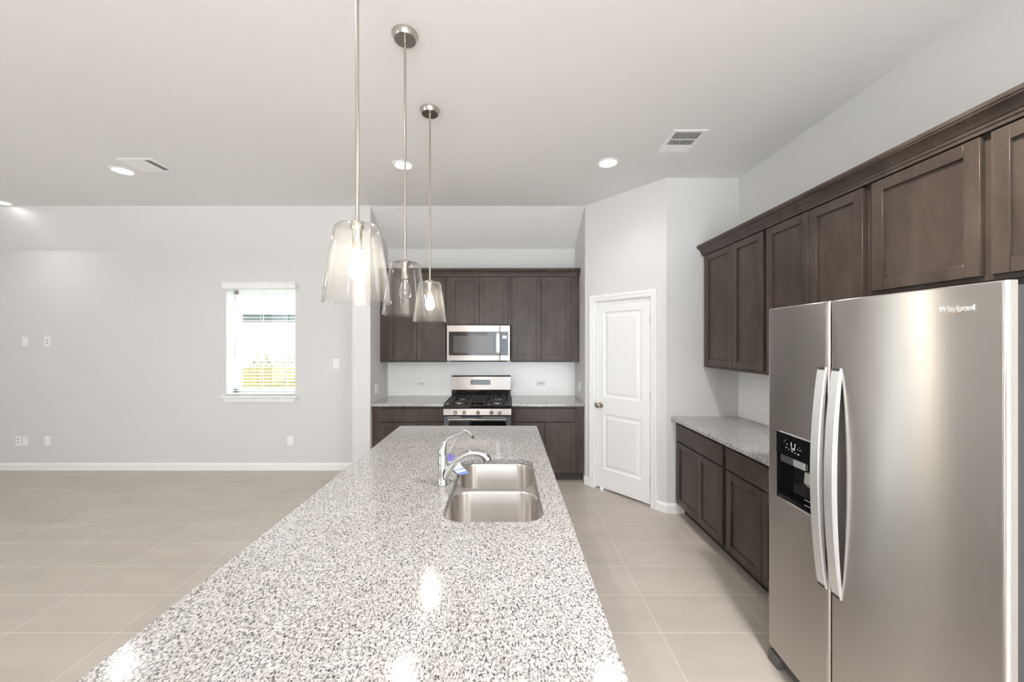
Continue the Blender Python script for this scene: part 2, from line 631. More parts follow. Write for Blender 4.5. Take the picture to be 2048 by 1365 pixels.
dr = thing('door_1', 'white two-panel pantry door in the diagonal wall', 'door', (XAR, YW, 0), DIAG, kind='structure')
def panel_door(b, x0, x1, z0, z1, y0, th, panels):
    """slab with moulded panels: sunk groove and raised field"""
    xs = sorted({x0, x1, *[p[0] for p in panels], *[p[1] for p in panels]})
    zs = sorted({z0, z1, *[p[2] for p in panels], *[p[3] for p in panels]})
    for p, q in zip(xs, xs[1:]):
        for r_, s in zip(zs, zs[1:]):
            if not any(P[0] <= p + 1e-6 and P[1] >= q - 1e-6 and P[2] <= r_ + 1e-6 and P[3] >= s - 1e-6 for P in panels):
                b.prism([(p, y0, r_), (q, y0, r_), (q, y0, s), (p, y0, s)], (0, th, 0))
    for X0, X1, Z0, Z1 in panels:
        def ring(i, y): return [(X0 + i, y, Z0 + i), (X1 - i, y, Z0 + i), (X1 - i, y, Z1 - i), (X0 + i, y, Z1 - i)]
        b.rings([ring(0, y0), ring(0.012, y0 + 0.009), ring(0.03, y0 + 0.009), ring(0.052, y0 + 0.002)], cap0=False, smooth=False)
b = MB()
panel_door(b, D0 + 0.003, D1 - 0.003, 0.022, DTOP - 0.003, 0.012, 0.035,
           [(D0 + 0.105, D1 - 0.105, 0.234, 0.835), (D0 + 0.105, D1 - 0.105, 1.02, 1.945)])
slab = b.build('door_slab', WHITE, dr, local=True)
# casing: profiled strips round the opening
def casing_profile(d):  # (outward offset from opening, protrusion)
    return [(0.0, 0.0), (0.0, 0.010), (0.012, 0.014), (0.03, 0.014), (0.045, 0.019), (0.06, 0.019), (0.066, 0.012), (0.066, 0.0)]
b = MB()
path = [((D0 - 0.004, 0.0), (-1, 0)), ((D0 - 0.004, DTOP + 0.004), (-1, 1)), ((D1 + 0.004, DTOP + 0.004), (1, 1)), ((D1 + 0.004, 0.0), (1, 0))]
b.rings([[(px + dx * o_, -pr, pz + dz * o_) for o_, pr in casing_profile(0)] for (px, pz), (dx, dz) in path], smooth=False)
b.build('casing', WHITE, dr, local=True)
b = MB()
b.box(D0 - 0.012, D0 - 0.0005, 0, 0.1, 0, DTOP).box(D1 + 0.0005, D1 + 0.012, 0, 0.1, 0, DTOP).box(D0 - 0.012, D1 + 0.012, 0, 0.1, DTOP, DTOP + 0.012)
b.build('jamb', WHITE, dr, local=True)
b = MB()
b.lathe([(0.0, 0), (0.031, 0), (0.031, 0.004), (0.027, 0.009), (0.012, 0.013), (0.011, 0.026), (0.02, 0.032), (0.0275, 0.042), (0.0285, 0.052), (0.024, 0.062), (0.012, 0.067), (0.0, 0.068)],
        (D0 + 0.068, 0.012, 0.923), 32, 'Y')
b.build('door_knob', NICKEL, dr, local=True)
b = MB(); b.box(D0 - 0.002, D0 + 0.002, -0.002, 0.03, 0.90, 0.95)
b.build('latch_plate', NICKEL, dr, local=True)
for hz in (0.25, 1.08, 1.84):
    b = MB(); b.lathe([(0.0, 0), (0.005, 0), (0.005, 0.085), (0.0, 0.085)], (D1 - 0.001, 0.004, hz - 0.042), 12)
    b.build('hinge', NICKEL, dr, local=True)

# baseboards
def base_profile(h=0.09, t=0.014):
    return [(0, 0), (t, 0), (t, h - 0.018), (t * 0.55, h - 0.006), (t * 0.4, h), (0, h)]
def baseboard(name, label, p0, p1, n):
    """from p0 to p1 on a wall whose room side normal is n"""
    b = MB()
    b.rings([[(p[0] + n[0] * d, p[1] + n[1] * d, z) for d, z in base_profile()] for p in (p0, p1)], smooth=False)
    return struct(b.build(name, WHITE), label, 'baseboard')
baseboard('baseboard_far', 'white baseboard along the far wall under the window', (XL, YF), (XAL - 0.206, YF), (0, -1))
baseboard('baseboard_wing', 'white baseboard on the end of the wing wall', (XAL - 0.22, YW), (XAL, YW), (0, -1))
baseboard('baseboard_wing_side', 'white baseboard on the living side of the wing wall', (XAL - 0.206, YW - 0.014), (XAL - 0.206, YF), (-1, 0))
dx, dy = math.cos(DIAG), math.sin(DIAG)
nx, ny = dy, -dx
def dpt(t, o=0.0): return (XAR + dx * t + nx * o, YW + dy * t + ny * o)
b = MB()
b.rings([[(p[0] + n[0] * d, p[1] + n[1] * d, z) for d, z in base_profile()] for p, n in
         ((dpt(-0.002), (nx, ny)), (dpt(D0 - 0.07), (nx, ny)))], smooth=False)
struct(b.build('baseboard_diagonal', WHITE), 'short white baseboard left of the pantry door', 'baseboard')
mn = (Vector((nx, ny)) + Vector((0, -1)))
mn = mn / (mn.dot(Vector((nx, ny))))
b = MB()
b.rings([[(p[0] + n[0] * d, p[1] + n[1] * d, z) for d, z in base_profile()] for p, n in
         ((dpt(D1 + 0.07), (nx, ny)), ((XP, YP), mn), ((1.68, YP), (0, -1)))], smooth=False)
struct(b.build('baseboard_pantry', WHITE), 'white baseboard turning the corner right of the pantry door', 'baseboard')

# ------------------------------------------------------------------ window
x0, x1, z0, z1 = WIN
wnd = thing('window_1', 'white single-hung window in the far wall', 'window', ((x0 + x1) / 2, YF, z0), kind='structure')
GY = YF + 0.17
b = MB()
fw = 0.058
b.box(x0, x0 + fw, GY - 0.03, GY + 0.05, z0, z1).box(x1 - fw, x1, GY - 0.03, GY + 0.05, z0, z1)
b.box(x0, x1, GY - 0.03, GY + 0.05, z1 - fw, z1).box(x0, x1, GY - 0.03, GY + 0.05, z0, z0 + fw)
b.build('window_frame', PLASTIC, wnd)
b = MB(); b.box(x0 + fw, x1 - fw, GY - 0.02, GY + 0.03, 1.57, 1.63, 0.004)
b.build('meeting_rail', PLASTIC, wnd)
b = MB(); b.box(x0 + fw, x1 - fw, GY + 0.004, GY + 0.008, z0 + fw, z1 - fw)
b.build('pane', PANE, wnd)
b = MB()
b.box(x0, x0 + 0.006, YF + 0.002, GY, z0, z1).box(x1 - 0.006, x1, YF + 0.002, GY, z0, z1).box(x0, x1, YF + 0.002, GY, z1 - 0.006, z1)
b.build('reveal', WHITE, wnd)
b = MB()
b.box(x0 - 0.045, x1 + 0.045, YF - 0.045, GY - 0.03, z0 - 0.022, z0, 0.004)
stool = b.build('window_sill', WHITE, wnd)
b = MB()
xa, xb = x0 - 0.02, x1 + 0.02
b.rings([[(xa + i, YF, z), (xb - i, YF, z), (xb - i, YF - d, z), (xa + i, YF - d, z)] for i, d, z in
         ((0.022, 0.01, z0 - 0.088), (0.02, 0.02, z0 - 0.084), (0.008, 0.026, z0 - 0.045), (0.0, 0.034, z0 - 0.022))], smooth=False)
b.build('apron', WHITE, wnd)

bl = thing('window_blind', 'white horizontal slatted blind lowered over the window', 'blind', ((x0 + x1) / 2, YF, z1))
b = MB()
b.prism([(x0 - 0.008, YF - 0.002, 2.284), (x0 - 0.008, YF - 0.052, 2.284), (x0 - 0.008, YF - 0.058, 2.30), (x0 - 0.008, YF - 0.058, 2.335),
         (x0 - 0.008, YF - 0.066, 2.352), (x0 - 0.008, YF - 0.066, 2.362), (x0 - 0.008, YF - 0.002, 2.362)], (x1 - x0 + 0.036, 0, 0))
b.build('valance', WHITE, bl)
b = MB()
SY = YF + 0.028
ns = 31
zs_ = [z0 + 0.055 + k * (2.27 - z0 - 0.06) / (ns - 1) for k in range(ns)]
for z in zs_:
    a = R(6)
    h = 0.025
    b.prism([(x0 + 0.01, SY - h * math.cos(a), z - h * math.sin(a)), (x0 + 0.01, SY, z + 0.0028), (x0 + 0.01, SY + h * math.cos(a), z + h * math.sin(a)),
             (x0 + 0.01, SY + h * math.cos(a), z + h * math.sin(a) - 0.0026), (x0 + 0.01, SY, z), (x0 + 0.01, SY - h * math.cos(a), z - h * math.sin(a) - 0.0026)],
            (x1 - x0 - 0.02, 0, 0))
b.build('slats', PLASTIC, bl, weld=False)
b = MB(); b.box(x0 + 0.012, x1 - 0.012, SY - 0.027, SY + 0.027, z0 + 0.004, z0 + 0.03, 0.004)
b.build('bottom_rail', PLASTIC, bl)
for cx in (x0 + 0.14, (x0 + x1) / 2 + 0.0, x1 - 0.14):
    b = MB()
    for yy in (SY - 0.026, SY + 0.026):
        b.box(cx - 0.003, cx + 0.003, yy - 0.0008, yy + 0.0008, z0 + 0.03, 2.28)
    b.build('ladder_cord', PLASTIC, bl)
b = MB(); b.tube([(x0 + 0.125, SY - 0.036, 2.27), (x0 + 0.125, SY - 0.038, 1.42)], 0.004, 8)
b.build('tilt_wand', PLASTIC, bl)

# unseen framed openings, added and sized to let daylight in
def far_window(n, label, loc, rot, w, h, leaves):
    t = thing('window_%d' % n, label, 'window', loc, rot, kind='structure')
    b = MB()
    f = 0.06
    b.box(-w / 2, w / 2, 0, 0.08, 0, f).box(-w / 2, w / 2, 0, 0.08, h - f, h)
    for k in range(leaves + 1):
        c = -w / 2 + w * k / leaves
        b.box(max(c - f / 2, -w / 2), min(c + f / 2, w / 2), 0, 0.08, f, h - f)
    b.build('window_frame', WHITE, t, local=True, weld=False)
far_window(2, 'unseen white framed patio doors added behind the camera for daylight', (0.35, YB - 0.14, 0.02), 0, 3.5, 2.58, 3)
far_window(3, 'unseen white framed side window added for daylight', (XL - 0.06, -2.4, 0.3), R(90), 2.0, 2.3, 2)

# ------------------------------------------------------------------ outdoors through the window
b = MB(); b.box(-30, 30, YF + 0.6, 45, -0.5, -0.3)
tag(b.build('lawn', LAWN), kind='structure', label='green lawn outside the window', cat='ground')
def fence(name, label, y, ztop, mat, step, wdt, xa, xb, dog):
    t = thing(name, label, 'fence', ((xa + xb) / 2, y, -0.3))
    b = MB()
    x = xa
    while x < xb:
        zt = ztop + random.uniform(-0.01, 0.01)
        if dog:
            b.prism([(x, y, -0.3), (x + wdt, y, -0.3), (x + wdt, y, zt - 0.06), (x + wdt * 0.72, y, zt), (x + wdt * 0.28, y, zt), (x, y, zt - 0.06)], (0, 0.018, 0))
        else:
            b.box(x, x + wdt, y, y + 0.018, -0.3, zt)
        x += step
    b.build('pickets', mat, t, weld=False)
    for z in (0.1, ztop - 0.35):
        b = MB(); b.box(xa, xb, y + 0.018, y + 0.055, z, z + 0.09)
        b.build('rail', mat, t)
fence('wooden_fence', 'yellowish board fence seen through the lower half of the window', 7.6, 1.13, FENCE_Y, 0.142, 0.138, -8.0, -2.5, False)
fence('picket_fence', 'pale dog-eared fence standing behind the yellowish fence', 9.6, 1.38, FENCE_P, 0.19, 0.15, -10.0, -3.0, True)
h = thing('neighbour_house', 'white neighbouring house with dark painted eave shade beyond the fences', 'house', (-8, 12, -0.3))
b = MB(); b.box(-13.5, -2.5, 12, 16, -0.3, 2.30)
b.build('wall', SIDING, h)
b = MB(); b.box(-13.55, -2.45, 11.95, 12.0, 2.24, 2.50)  # dark band paints the shade under the eave onto the wall
b.build('eave_shade_board', EAVESHADE, h)
b = MB(); b.prism([(-13.8, 11.25, 2.50), (-13.8, 11.25, 2.58), (-13.8, 14.2, 3.8), (-13.8, 16.9, 2.58), (-13.8, 16.9, 2.50)], (11.6, 0, 0))
b.build('roof', SHINGLE, h)
b = MB(); b.prism([(XL - 0.5, YB - 0.6, 3.45), (XL - 0.5, 2.6, 10.5), (XL - 0.5, YA + 0.55, 3.45)], (XR - XL + 1.2, 0, 0))  # unseen roof, added and raised tall to keep sun off the fences
tag(b.build('roof', SHINGLE), 'unseen tall gable roof added to shade the yard outside', 'roof', kind='structure')

# ------------------------------------------------------------------ cabinets
def shaker(parent, name, x0, x1, z0, z1, yf=-0.021, th=0.02, st=0.055):
    b = MB()
    b.box(x0, x0 + st, yf, yf + th, z0, z1, 0.0015, 1).box(x1 - st, x1, yf, yf + th, z0, z1, 0.0015, 1)
    b.box(x0 + st, x1 - st, yf + 0.0003, yf + th, z1 - st, z1, 0.0015, 1).box(x0 + st, x1 - st, yf + 0.0003, yf + th, z0, z0 + st, 0.0015, 1)
    d = b.build(name, WOOD, parent, local=True, weld=False)
    b = MB(); b.box(x0 + st - 0.004, x1 - st + 0.004, yf + 0.012, yf + 0.018, z0 + st - 0.004, z1 - st + 0.004)
    p = b.build(name + '_panel', WOOD, parent, local=True)
    p.parent = d
    return d

def upper_cabinet(label, loc, rot, w, depth, h, doors, group):
    t = thing('upper_cabinet', label, 'cabinet', loc, rot, group)
    b = MB(); b.box(0.0008, w - 0.0008, 0, depth, 0, h, 0.001, 1)
    b.build('cabinet_body', WOOD, t, local=True)
    for x0, x1, z0, z1 in doors:
        shaker(t, 'door', x0, x1, z0, z1)
    return t

def base_cabinet(label, loc, rot, w, depth, drawer, doors, group, side0=True):
    t = thing('base_cabinet', label, 'cabinet', loc, rot, group)
    b = MB(); b.box(0.0008, w - 0.0008, 0, depth, 0.10, CB - 0.001, 0.001, 1)
    b.build('cabinet_body', WOOD, t, local=True)
    b = MB(); b.box(0.0008, w - 0.0008, 0.075, depth, 0, 0.10)
    b.build('toe_kick', TOE, t, local=True)
    x0, x1 = drawer
    b = MB(); b.box(x0, x1, -0.021, -0.001, 0.700, 0.852, 0.003, 2)
    b.build('drawer_front', WOOD, t, local=True)
    for x0, x1 in doors:
        shaker(t, 'door', x0, x1, 0.115, 0.688)
    return t

G = 'dark brown upper cabinets'
YU = 4.629
UD = YA - YU - 0.001
upper_cabinet('dark brown two-door upper cabinet on the back wall left of the microwave', (XAL + 0.001, YU, 1.369), 0, 0.809, UD, 1.06,
              [(0.110, 0.456, 0.027, 1.042), (0.460, 0.805, 0.027, 1.042)], G)
upper_cabinet('short dark brown two-door upper cabinet above the microwave', (-0.741, YU, 1.822), 0, 0.796, UD, 0.607,
              [(0.057, 0.408, 0.016, 0.589), (0.411, 0.760, 0.016, 0.589)], G)
upper_cabinet('dark brown two-door upper cabinet on the back wall right of the microwave', (0.055, YU, 1.369), 0, 0.838, UD, 1.06,
              [(0.018, 0.368, 0.027, 1.042), (0.372, 0.726, 0.027, 1.042)], G)
XU = 1.869
RU = XR - XU - 0.001
upper_cabinet('tall dark brown upper cabinet on the right wall next to the pantry wall', (XU, YP - 0.001, 1.381), R(-90), 0.850, RU, 1.06,
              [(0.050, 0.475, 0.024, 1.040), (0.479, 0.846, 0.024, 1.040)], G)
upper_cabinet('dark brown upper cabinet on the right wall partly hidden behind the refrigerator', (XU, 2.719, 1.381), R(-90), 0.773, RU, 1.06,
              [(0.030, 0.406, 0.024, 1.040), (0.410, 0.758, 0.024, 1.040)], G)
upper_cabinet('short dark brown cabinet above the refrigerator', (XU, 1.946, 1.858), R(-90), 0.926, RU, 0.583,
              [(0.034, 0.472, 0.018, 0.563), (0.505, 0.905, 0.018, 0.563)], G)

def crown_profile():   # (protrusion from the cabinet front, height)
    return [(0.0006, 0.0), (0.024, 0.0), (0.024, 0.014), (0.029, 0.018), (0.030, 0.028), (0.036, 0.034), (0.042, 0.048), (0.054, 0.062),
            (0.066, 0.068), (0.068, 0.074), (0.072, 0.078), (0.072, 0.094), (0.0006, 0.094)]
b = MB()
b.rings([[(x, YU - d, 2.4285 - 0.012 + z) for d, z in crown_profile()] for x in (XAL + 0.001, XAR - 0.001)], smooth=False)
o = b.build('crown_moulding', WOOD)
tag(o, 'dark brown crown moulding on top of the back wall cabinets', 'moulding', 'cabinet crown mouldings')
b = MB()
b.rings([[(XU - d, y, 2.4405 - 0.012 + z) for d, z in crown_profile()] for y in (YP - 0.001, 1.02)], smooth=False)
o = b.build('crown_moulding', WOOD)
tag(o, 'dark brown crown moulding running along the right wall cabinets', 'moulding', 'cabinet crown mouldings')

G = 'dark brown base cabinets'
base_cabinet('dark brown base cabinet left of the range', (XAL + 0.001, 4.360, 0), 0, 0.836, YA - 4.361, (0.10, 0.825), [(0.10, 0.461), (0.465, 0.825)], G)
base_cabinet('dark brown base cabinet between the range and the pantry door', (0.056, 4.360, 0), 0, 0.836, YA - 4.361, (0.030, 0.743), [(0.030, 0.385), (0.389, 0.743)], G)
XB = 1.610
base_cabinet('dark brown base cabinet on the right wall next to the pantry wall', (XB, YP - 0.001, 0), R(-90), 0.814, XR - XB - 0.001,
             (0.035, 0.785), [(0.035, 0.42), (0.424, 0.785)], G)
base_cabinet('dark brown base cabinet on the right wall half hidden by the refrigerator', (XB, 2.755, 0), R(-90), 0.805, XR - XB - 0.001,
             (0.022, 0.78), [(0.022, 0.40), (0.404, 0.78)], G)

def slab_top(x0, x1, y0, y1, r, holes=()):
    b = MB()
    rr = lambda z, off: rrect(x0, x1, y0, y1, r, z, 6, off)
    b.rings([rr(CB, 0), rr(CT - 0.005, 0), rr(CT - 0.0015, -0.0015), rr(CT, -0.004)], False, False)
    hs_t, hs_b = [], []
    for hx0, hx1, hy0, hy1, hr in holes:
        q = lambda z, off: rrect(hx0, hx1, hy0, hy1, hr, z, 10, off)
        b.rings([q(CB, 0), q(CT - 0.003, 0), q(CT, 0.003)], False, False)
        hs_t.append(q(CT, 0.003)); hs_b.append(q(CB, 0))
    b.fill([rr(CT, -0.004)] + hs_t)
    b.fill([rr(CB, 0)] + hs_b)
    return b
G = 'speckled granite countertops'
YC = 4.303
o = slab_top(XAL + 0.001, -0.716, YC, YA - 0.001, 0.003).build('countertop', GRANITE)
tag(o, 'speckled grey granite countertop left of the range', 'countertop', G)
o = slab_top(0.058, XAR - 0.001, YC, YA - 0.001, 0.003).build('countertop', GRANITE)
tag(o, 'speckled grey granite countertop right of the range', 'countertop', G)
o = slab_top(1.554, XR - 0.001, 1.948, YP - 0.001, 0.003).build('countertop', GRANITE)
tag(o, 'speckled grey granite countertop along the right wall by the refrigerator', 'countertop', G)

# backsplashes of elongated hexagon tile
def backsplash(label, loc, rot, w, h, seed):
    t = thing('tile_backsplash', label, 'backsplash', loc, rot, 'white tile backsplashes')
    b = MB(); b.box(0, w, 0.0, 0.005, 0, h)
    b.build('grout', GROUT, t, local=True)
    b = MB()
    L, H, P, g = 0.30, 0.075, 0.036, 0.0022
    for i in range(-1, int(w / (L - P)) + 2):
        for j in range(-1, int(h / H) + 2):
            cx, cz = i * (L - P) + 0.04, j * H + (H / 2 if i % 2 else 0)
            a, e = L / 2 - g / 2, H / 2 - g / 2
            poly = [(cx - a, cz), (cx - a + P, cz - e), (cx + a - P, cz - e), (cx + a, cz), (cx + a - P, cz + e), (cx - a + P, cz + e)]
            poly = clip_poly(poly, 0.0005, w - 0.0005, 0.0005, h - 0.0005)
            if len(poly) >= 3:
                try:
                    b.prism([(p[0], 0.0, p[1]) for p in poly], (0, -0.0025, 0))
                except Exception:
                    pass
    b.build('tiles', TILEW, t, local=True, weld=False)
backsplash('white elongated hexagon tile backsplash behind the range', (XAL + 0.0005, YA - 0.0055, CT + 0.0005), 0, XAR - XAL - 0.001, 1.369 - CT - 0.002, 1)
backsplash('white elongated hexagon tile backsplash on the right wall beside the refrigerator', (XR - 0.0055, YP - 0.0005, CT + 0.0005), R(-90), 1.62, 1.381 - CT - 0.002, 2)

# ------------------------------------------------------------------ island, sink, taps
IX0, IX1, IY0, IY1 = -0.896, 0.256, 0.30, 3.173
SK = (-0.262, 0.152, 1.480, 2.288, 0.085)
o = slab_top(IX0, IX1, IY0, IY1, 0.014, [SK]).build('island_countertop', GRANITE)
tag(o, 'large speckled granite island countertop with an undermount sink cutout', 'countertop')
isl = thing('island_cabinet', 'dark brown cabinet base under the granite island', 'cabinet', (-0.15, 1.75, 0))
b = MB(); b.box(-0.52, 0.215, 0.34, 1.42, 0.1, CB - 0.001).box(-0.52, 0.215, 2.35, 3.13, 0.1, CB - 0.001)
b.box(-0.52, -0.50, 1.42, 2.35, 0.1, CB - 0.001).box(0.195, 0.215, 1.42, 2.35, 0.1, CB - 0.001).box(-0.5, 0.195, 1.42, 2.35, 0.1, 0.12)
b.build('cabinet_body', WOOD, isl, weld=False)
b = MB(); b.box(-0.48, 0.14, 0.38, 3.09, 0, 0.1)
b.build('toe_kick', TOE, isl)
for k in range(6):
    ya = 0.36 + k * 0.462
    b = MB(); b.box(0.2155, 0.235, ya, ya + 0.455, 0.115, 0.86, 0.003, 1)
    b.build('door', WOOD, isl)

sx0, sx1, sy0, sy1, srad = SK
SZ = CB - 0.0015
snk = thing('kitchen_sink', 'stainless double bowl sink set into the island', 'sink', ((sx0 + sx1) / 2, (sy0 + sy1) / 2, SZ - 0.21))
YM0, YM1 = 1.866, 1.898
bowls = [(sx0 + 0.002, sx1 - 0.002, sy0 + 0.002, YM0, 0.10), (sx0 + 0.002, sx1 - 0.002, YM1, sy1 - 0.002, 0.10)]
b = MB()
oz = rrect(sx0, sx1, sy0, sy1, srad, SZ, 10, 0.02)
b.fill([oz] + [rrect(*q, SZ, 10) for q in bowls])
b.build('sink_deck', DECKM, snk)
for q in bowls:
    b = MB()
    loops = []
    for off, dz in ((0.0, 0.0), (-0.003, -0.003), (-0.005, -0.010), (-0.011, -0.155), (-0.016, -0.175), (-0.028, -0.192), (-0.046, -0.200), (-0.10, -0.204)):
        loops.append(rrect(q[0], q[1], q[2], q[3], q[4], SZ + dz, 10, off))
    b.rings(loops, cap0=False, cap1=True)
    bo = b.build('bowl', SINKM, snk, normals=False)
    c = ((q[0] + q[1]) / 2, (q[2] + q[3]) / 2)
    b = MB(); b.lathe([(0.0, 0.002), (0.02, 0.002), (0.032, 0.004), (0.05, 0.006), (0.056, 0.003), (0.056, 0.0), (0, 0)], (c[0], c[1], SZ - 0.204), 28)
    d = b.build('drain', CHROME, snk)
    d.parent = bo

FX, FY = -0.315, 1.86
f = thing('kitchen_faucet', 'chrome pull-out kitchen faucet standing beside the sink', 'faucet', (FX, FY, CT))
b = MB(); b.lathe([(0, 0), (0.0275, 0), (0.0275, 0.006), (0.0245, 0.010), (0.0235, 0.05), (0.0235, 0.142), (0.020, 0.150), (0, 0.152)], (FX, FY, CT), 36)
b.build('faucet_body', CHROME, f)
def bez(p, n=14):
    """Catmull-Rom through points"""
    p = [Vector(q) for q in p]
    q = [p[0] * 2 - p[1]] + p + [p[-1] * 2 - p[-2]]
    out = []
    for i in range(1, len(q) - 2):
        for k in range(n):
            t = k / n
            out.append(0.5 * ((2 * q[i]) + (q[i + 1] - q[i - 1]) * t + (2 * q[i - 1] - 5 * q[i] + 4 * q[i + 1] - q[i + 2]) * t * t +
                              (3 * q[i] - q[i - 1] - 3 * q[i + 1] + q[i + 2]) * t ** 3))
    out.append(p[-1])
    return out
def radii(n, stops):
    out = []
    for i in range(n):
        t = i / (n - 1)
        for (t0, r0), (t1, r1) in zip(stops, stops[1:]):
            if t <= t1 + 1e-9:
                out.append(r0 + (r1 - r0) * (t - t0) / (t1 - t0))
                break
    return out
pts = bez([(FX + 0.003, FY, CT + 0.035), (FX + 0.035, FY, CT + 0.082), (FX + 0.08, FY, CT + 0.130), (FX + 0.125, FY, CT + 0.153), (FX + 0.165, FY, CT + 0.157), (FX + 0.203, FY, CT + 0.146), (FX + 0.226, FY, CT + 0.118)])
b = MB(); b.tube(pts, radii(len(pts), [(0, 0.022), (0.25, 0.0165), (0.5, 0.0155), (0.72, 0.017), (0.9, 0.0205), (0.97, 0.021), (1, 0.0175)]), 24)
sp = b.build('spout', CHROME, f)
tip = Vector(pts[-1]); dr_ = (Vector(pts[-1]) - Vector(pts[-2])).normalized()
b = MB(); b.tube([tip, tip + dr_ * 0.004], 0.0145, 20)
o = b.build('spray_nozzle', DARKN, f); o.parent = sp
b = MB()
b.tube([(FX, FY, CT + 0.146), (FX - 0.002, FY, CT + 0.165), (FX + 0.003, FY, CT + 0.185), (FX + 0.010, FY, CT + 0.204), (FX + 0.017, FY, CT + 0.220)], [0.0225, 0.0215, 0.0175, 0.012, 0.006], 24)
hb = b.build('handle_hub', CHROME, f)
pts = bez([(FX + 0.012, FY, CT + 0.210), (FX + 0.034, FY, CT + 0.232), (FX + 0.062, FY, CT + 0.246), (FX + 0.088, FY, CT + 0.258)], 8)
b = MB(); b.tube(pts, radii(len(pts), [(0, 0.006), (0.5, 0.0042), (1, 0.0048)]), 12)
o = b.build('lever', CHROME, f); o.parent = hb

RX, RY = -0.327, 2.18
f = thing('filter_faucet', 'slim chrome filtered-water faucet behind the main faucet', 'faucet', (RX, RY, CT))
b = MB(); b.lathe([(0, 0), (0.018, 0), (0.018, 0.004), (0.011, 0.010), (0.009, 0.03), (0.007, 0.036), (0, 0.036)], (RX, RY, CT), 24)
b.build('faucet_body', CHROME, f)
pts = bez([(RX, RY, CT + 0.03), (RX + 0.002, RY, CT + 0.075), (RX + 0.026, RY, CT + 0.122), (-0.272, RY, 1.082), (-0.252, RY, 1.102), (-0.234, RY, 1.107), (-0.213, RY, 1.095), (-0.196, RY, 1.074)], 8)
b = MB(); b.tube(pts, 0.0046, 12)
sp = b.build('spout', CHROME, f)
b = MB(); b.tube([(-0.199, RY, 1.078), (-0.189, RY, 1.063)], 0.0068, 12)
o = b.build('spout_tip', DARKN, f); o.parent = sp
b = MB(); b.tube([(RX - 0.004, RY, CT + 0.024), (RX - 0.03, RY - 0.004, CT + 0.036)], [0.004, 0.003], 10)
b.build('lever', CHROME, f)

# folded paper tag hanging from the slim faucet
t = thing('paper_tag', 'purple, white and blue paper tag hanging from the slim faucet over the sink edge', 'tag', (-0.25, 2.05, CT))
cen = bez([(-0.338, 2.158, CT + 0.058), (-0.318, 2.142, CT + 0.050), (-0.296, 2.12, CT + 0.030), (-0.272, 2.08, CT + 0.014), (-0.245, 2.04, CT + 0.0045), (-0.222, 2.005, CT + 0.0025)], 5)
def strip(cen, i0, i1, w, mat, name):
    b = MB()
    loops = []
    for i in range(i0, i1 + 1):
        p = Vector(cen[i])
        tg = (Vector(cen[min(i + 1, len(cen) - 1)]) - Vector(cen[max(i - 1, 0)])).normalized()
        sd = Vector((tg.y, -tg.x, 0)).normalized()
        n = tg.cross(sd).normalized() * 0.0008
        loops.append([p + sd * w - n, p - sd * w - n, p - sd * w + n, p + sd * w + n])
    b.rings(loops)
    return b.build(name, mat, t)
N = len(cen) - 1
strip(cen, 0, 9, 0.026, PURPLE, 'tag_top')
strip(cen, 9, 17, 0.030, PAPER, 'tag_body')
strip(cen, 17, 18, 0.030, BLUEP, 'printed_stripe')
strip(cen, 18, 21, 0.030, PAPER, 'tag_body')
strip(cen, 21, N, 0.030, BLUEP, 'printed_stripe')

# ------------------------------------------------------------------ gas range
SX0, SX1 = -0.709, 0.053
SC_ = (SX0 + SX1) / 2
rg = thing('gas_range', 'stainless gas range with black cooktop between the back counters', 'range', (SC_, 4.6, 0))
b = MB(); b.box(SX0, SX1, 4.300, 4.925, 0.05, 0.868).box(SX0 + 0.03, SX1 - 0.03, 4.34, 4.9, 0, 0.05)
b.build('oven_body', MATTEB, rg)
b = MB()
b.prism([(SX0, 4.300, 0.792), (SX0, 4.240, 0.792), (SX0, 4.234, 0.797), (SX0, 4.246, 0.864), (SX0, 4.252, 0.868), (SX0, 4.300, 0.868)], (SX1 - SX0, 0, 0))
pan = b.build('control_panel', STEEL2, rg)
for kx in (-0.577, -0.479, -0.3227, -0.169, -0.0767):
    b = MB(); b.lathe([(0, 0), (0.0225, 0), (0.0225, 0.006), (0.0195, 0.010), (0.0185, 0.030), (0.016, 0.033), (0, 0.033)], (kx, 4.2405, 0.822), 28, 'Y')
    k = b.build('knob', STEEL2, rg)
    b = MB(); b.box(kx - 0.003, kx + 0.003, 4.2405 - 0.0365, 4.2405 - 0.028, 0.822 - 0.016, 0.822 + 0.016, 0.001, 1)
    o = b.build('knob_grip', MATTEB, rg); o.parent = k
b = MB(); b.box(SX0, SX1, 4.244, 4.875, 0.870, 0.906, 0.008, 3)
b.build('cooktop', ENAMEL, rg)
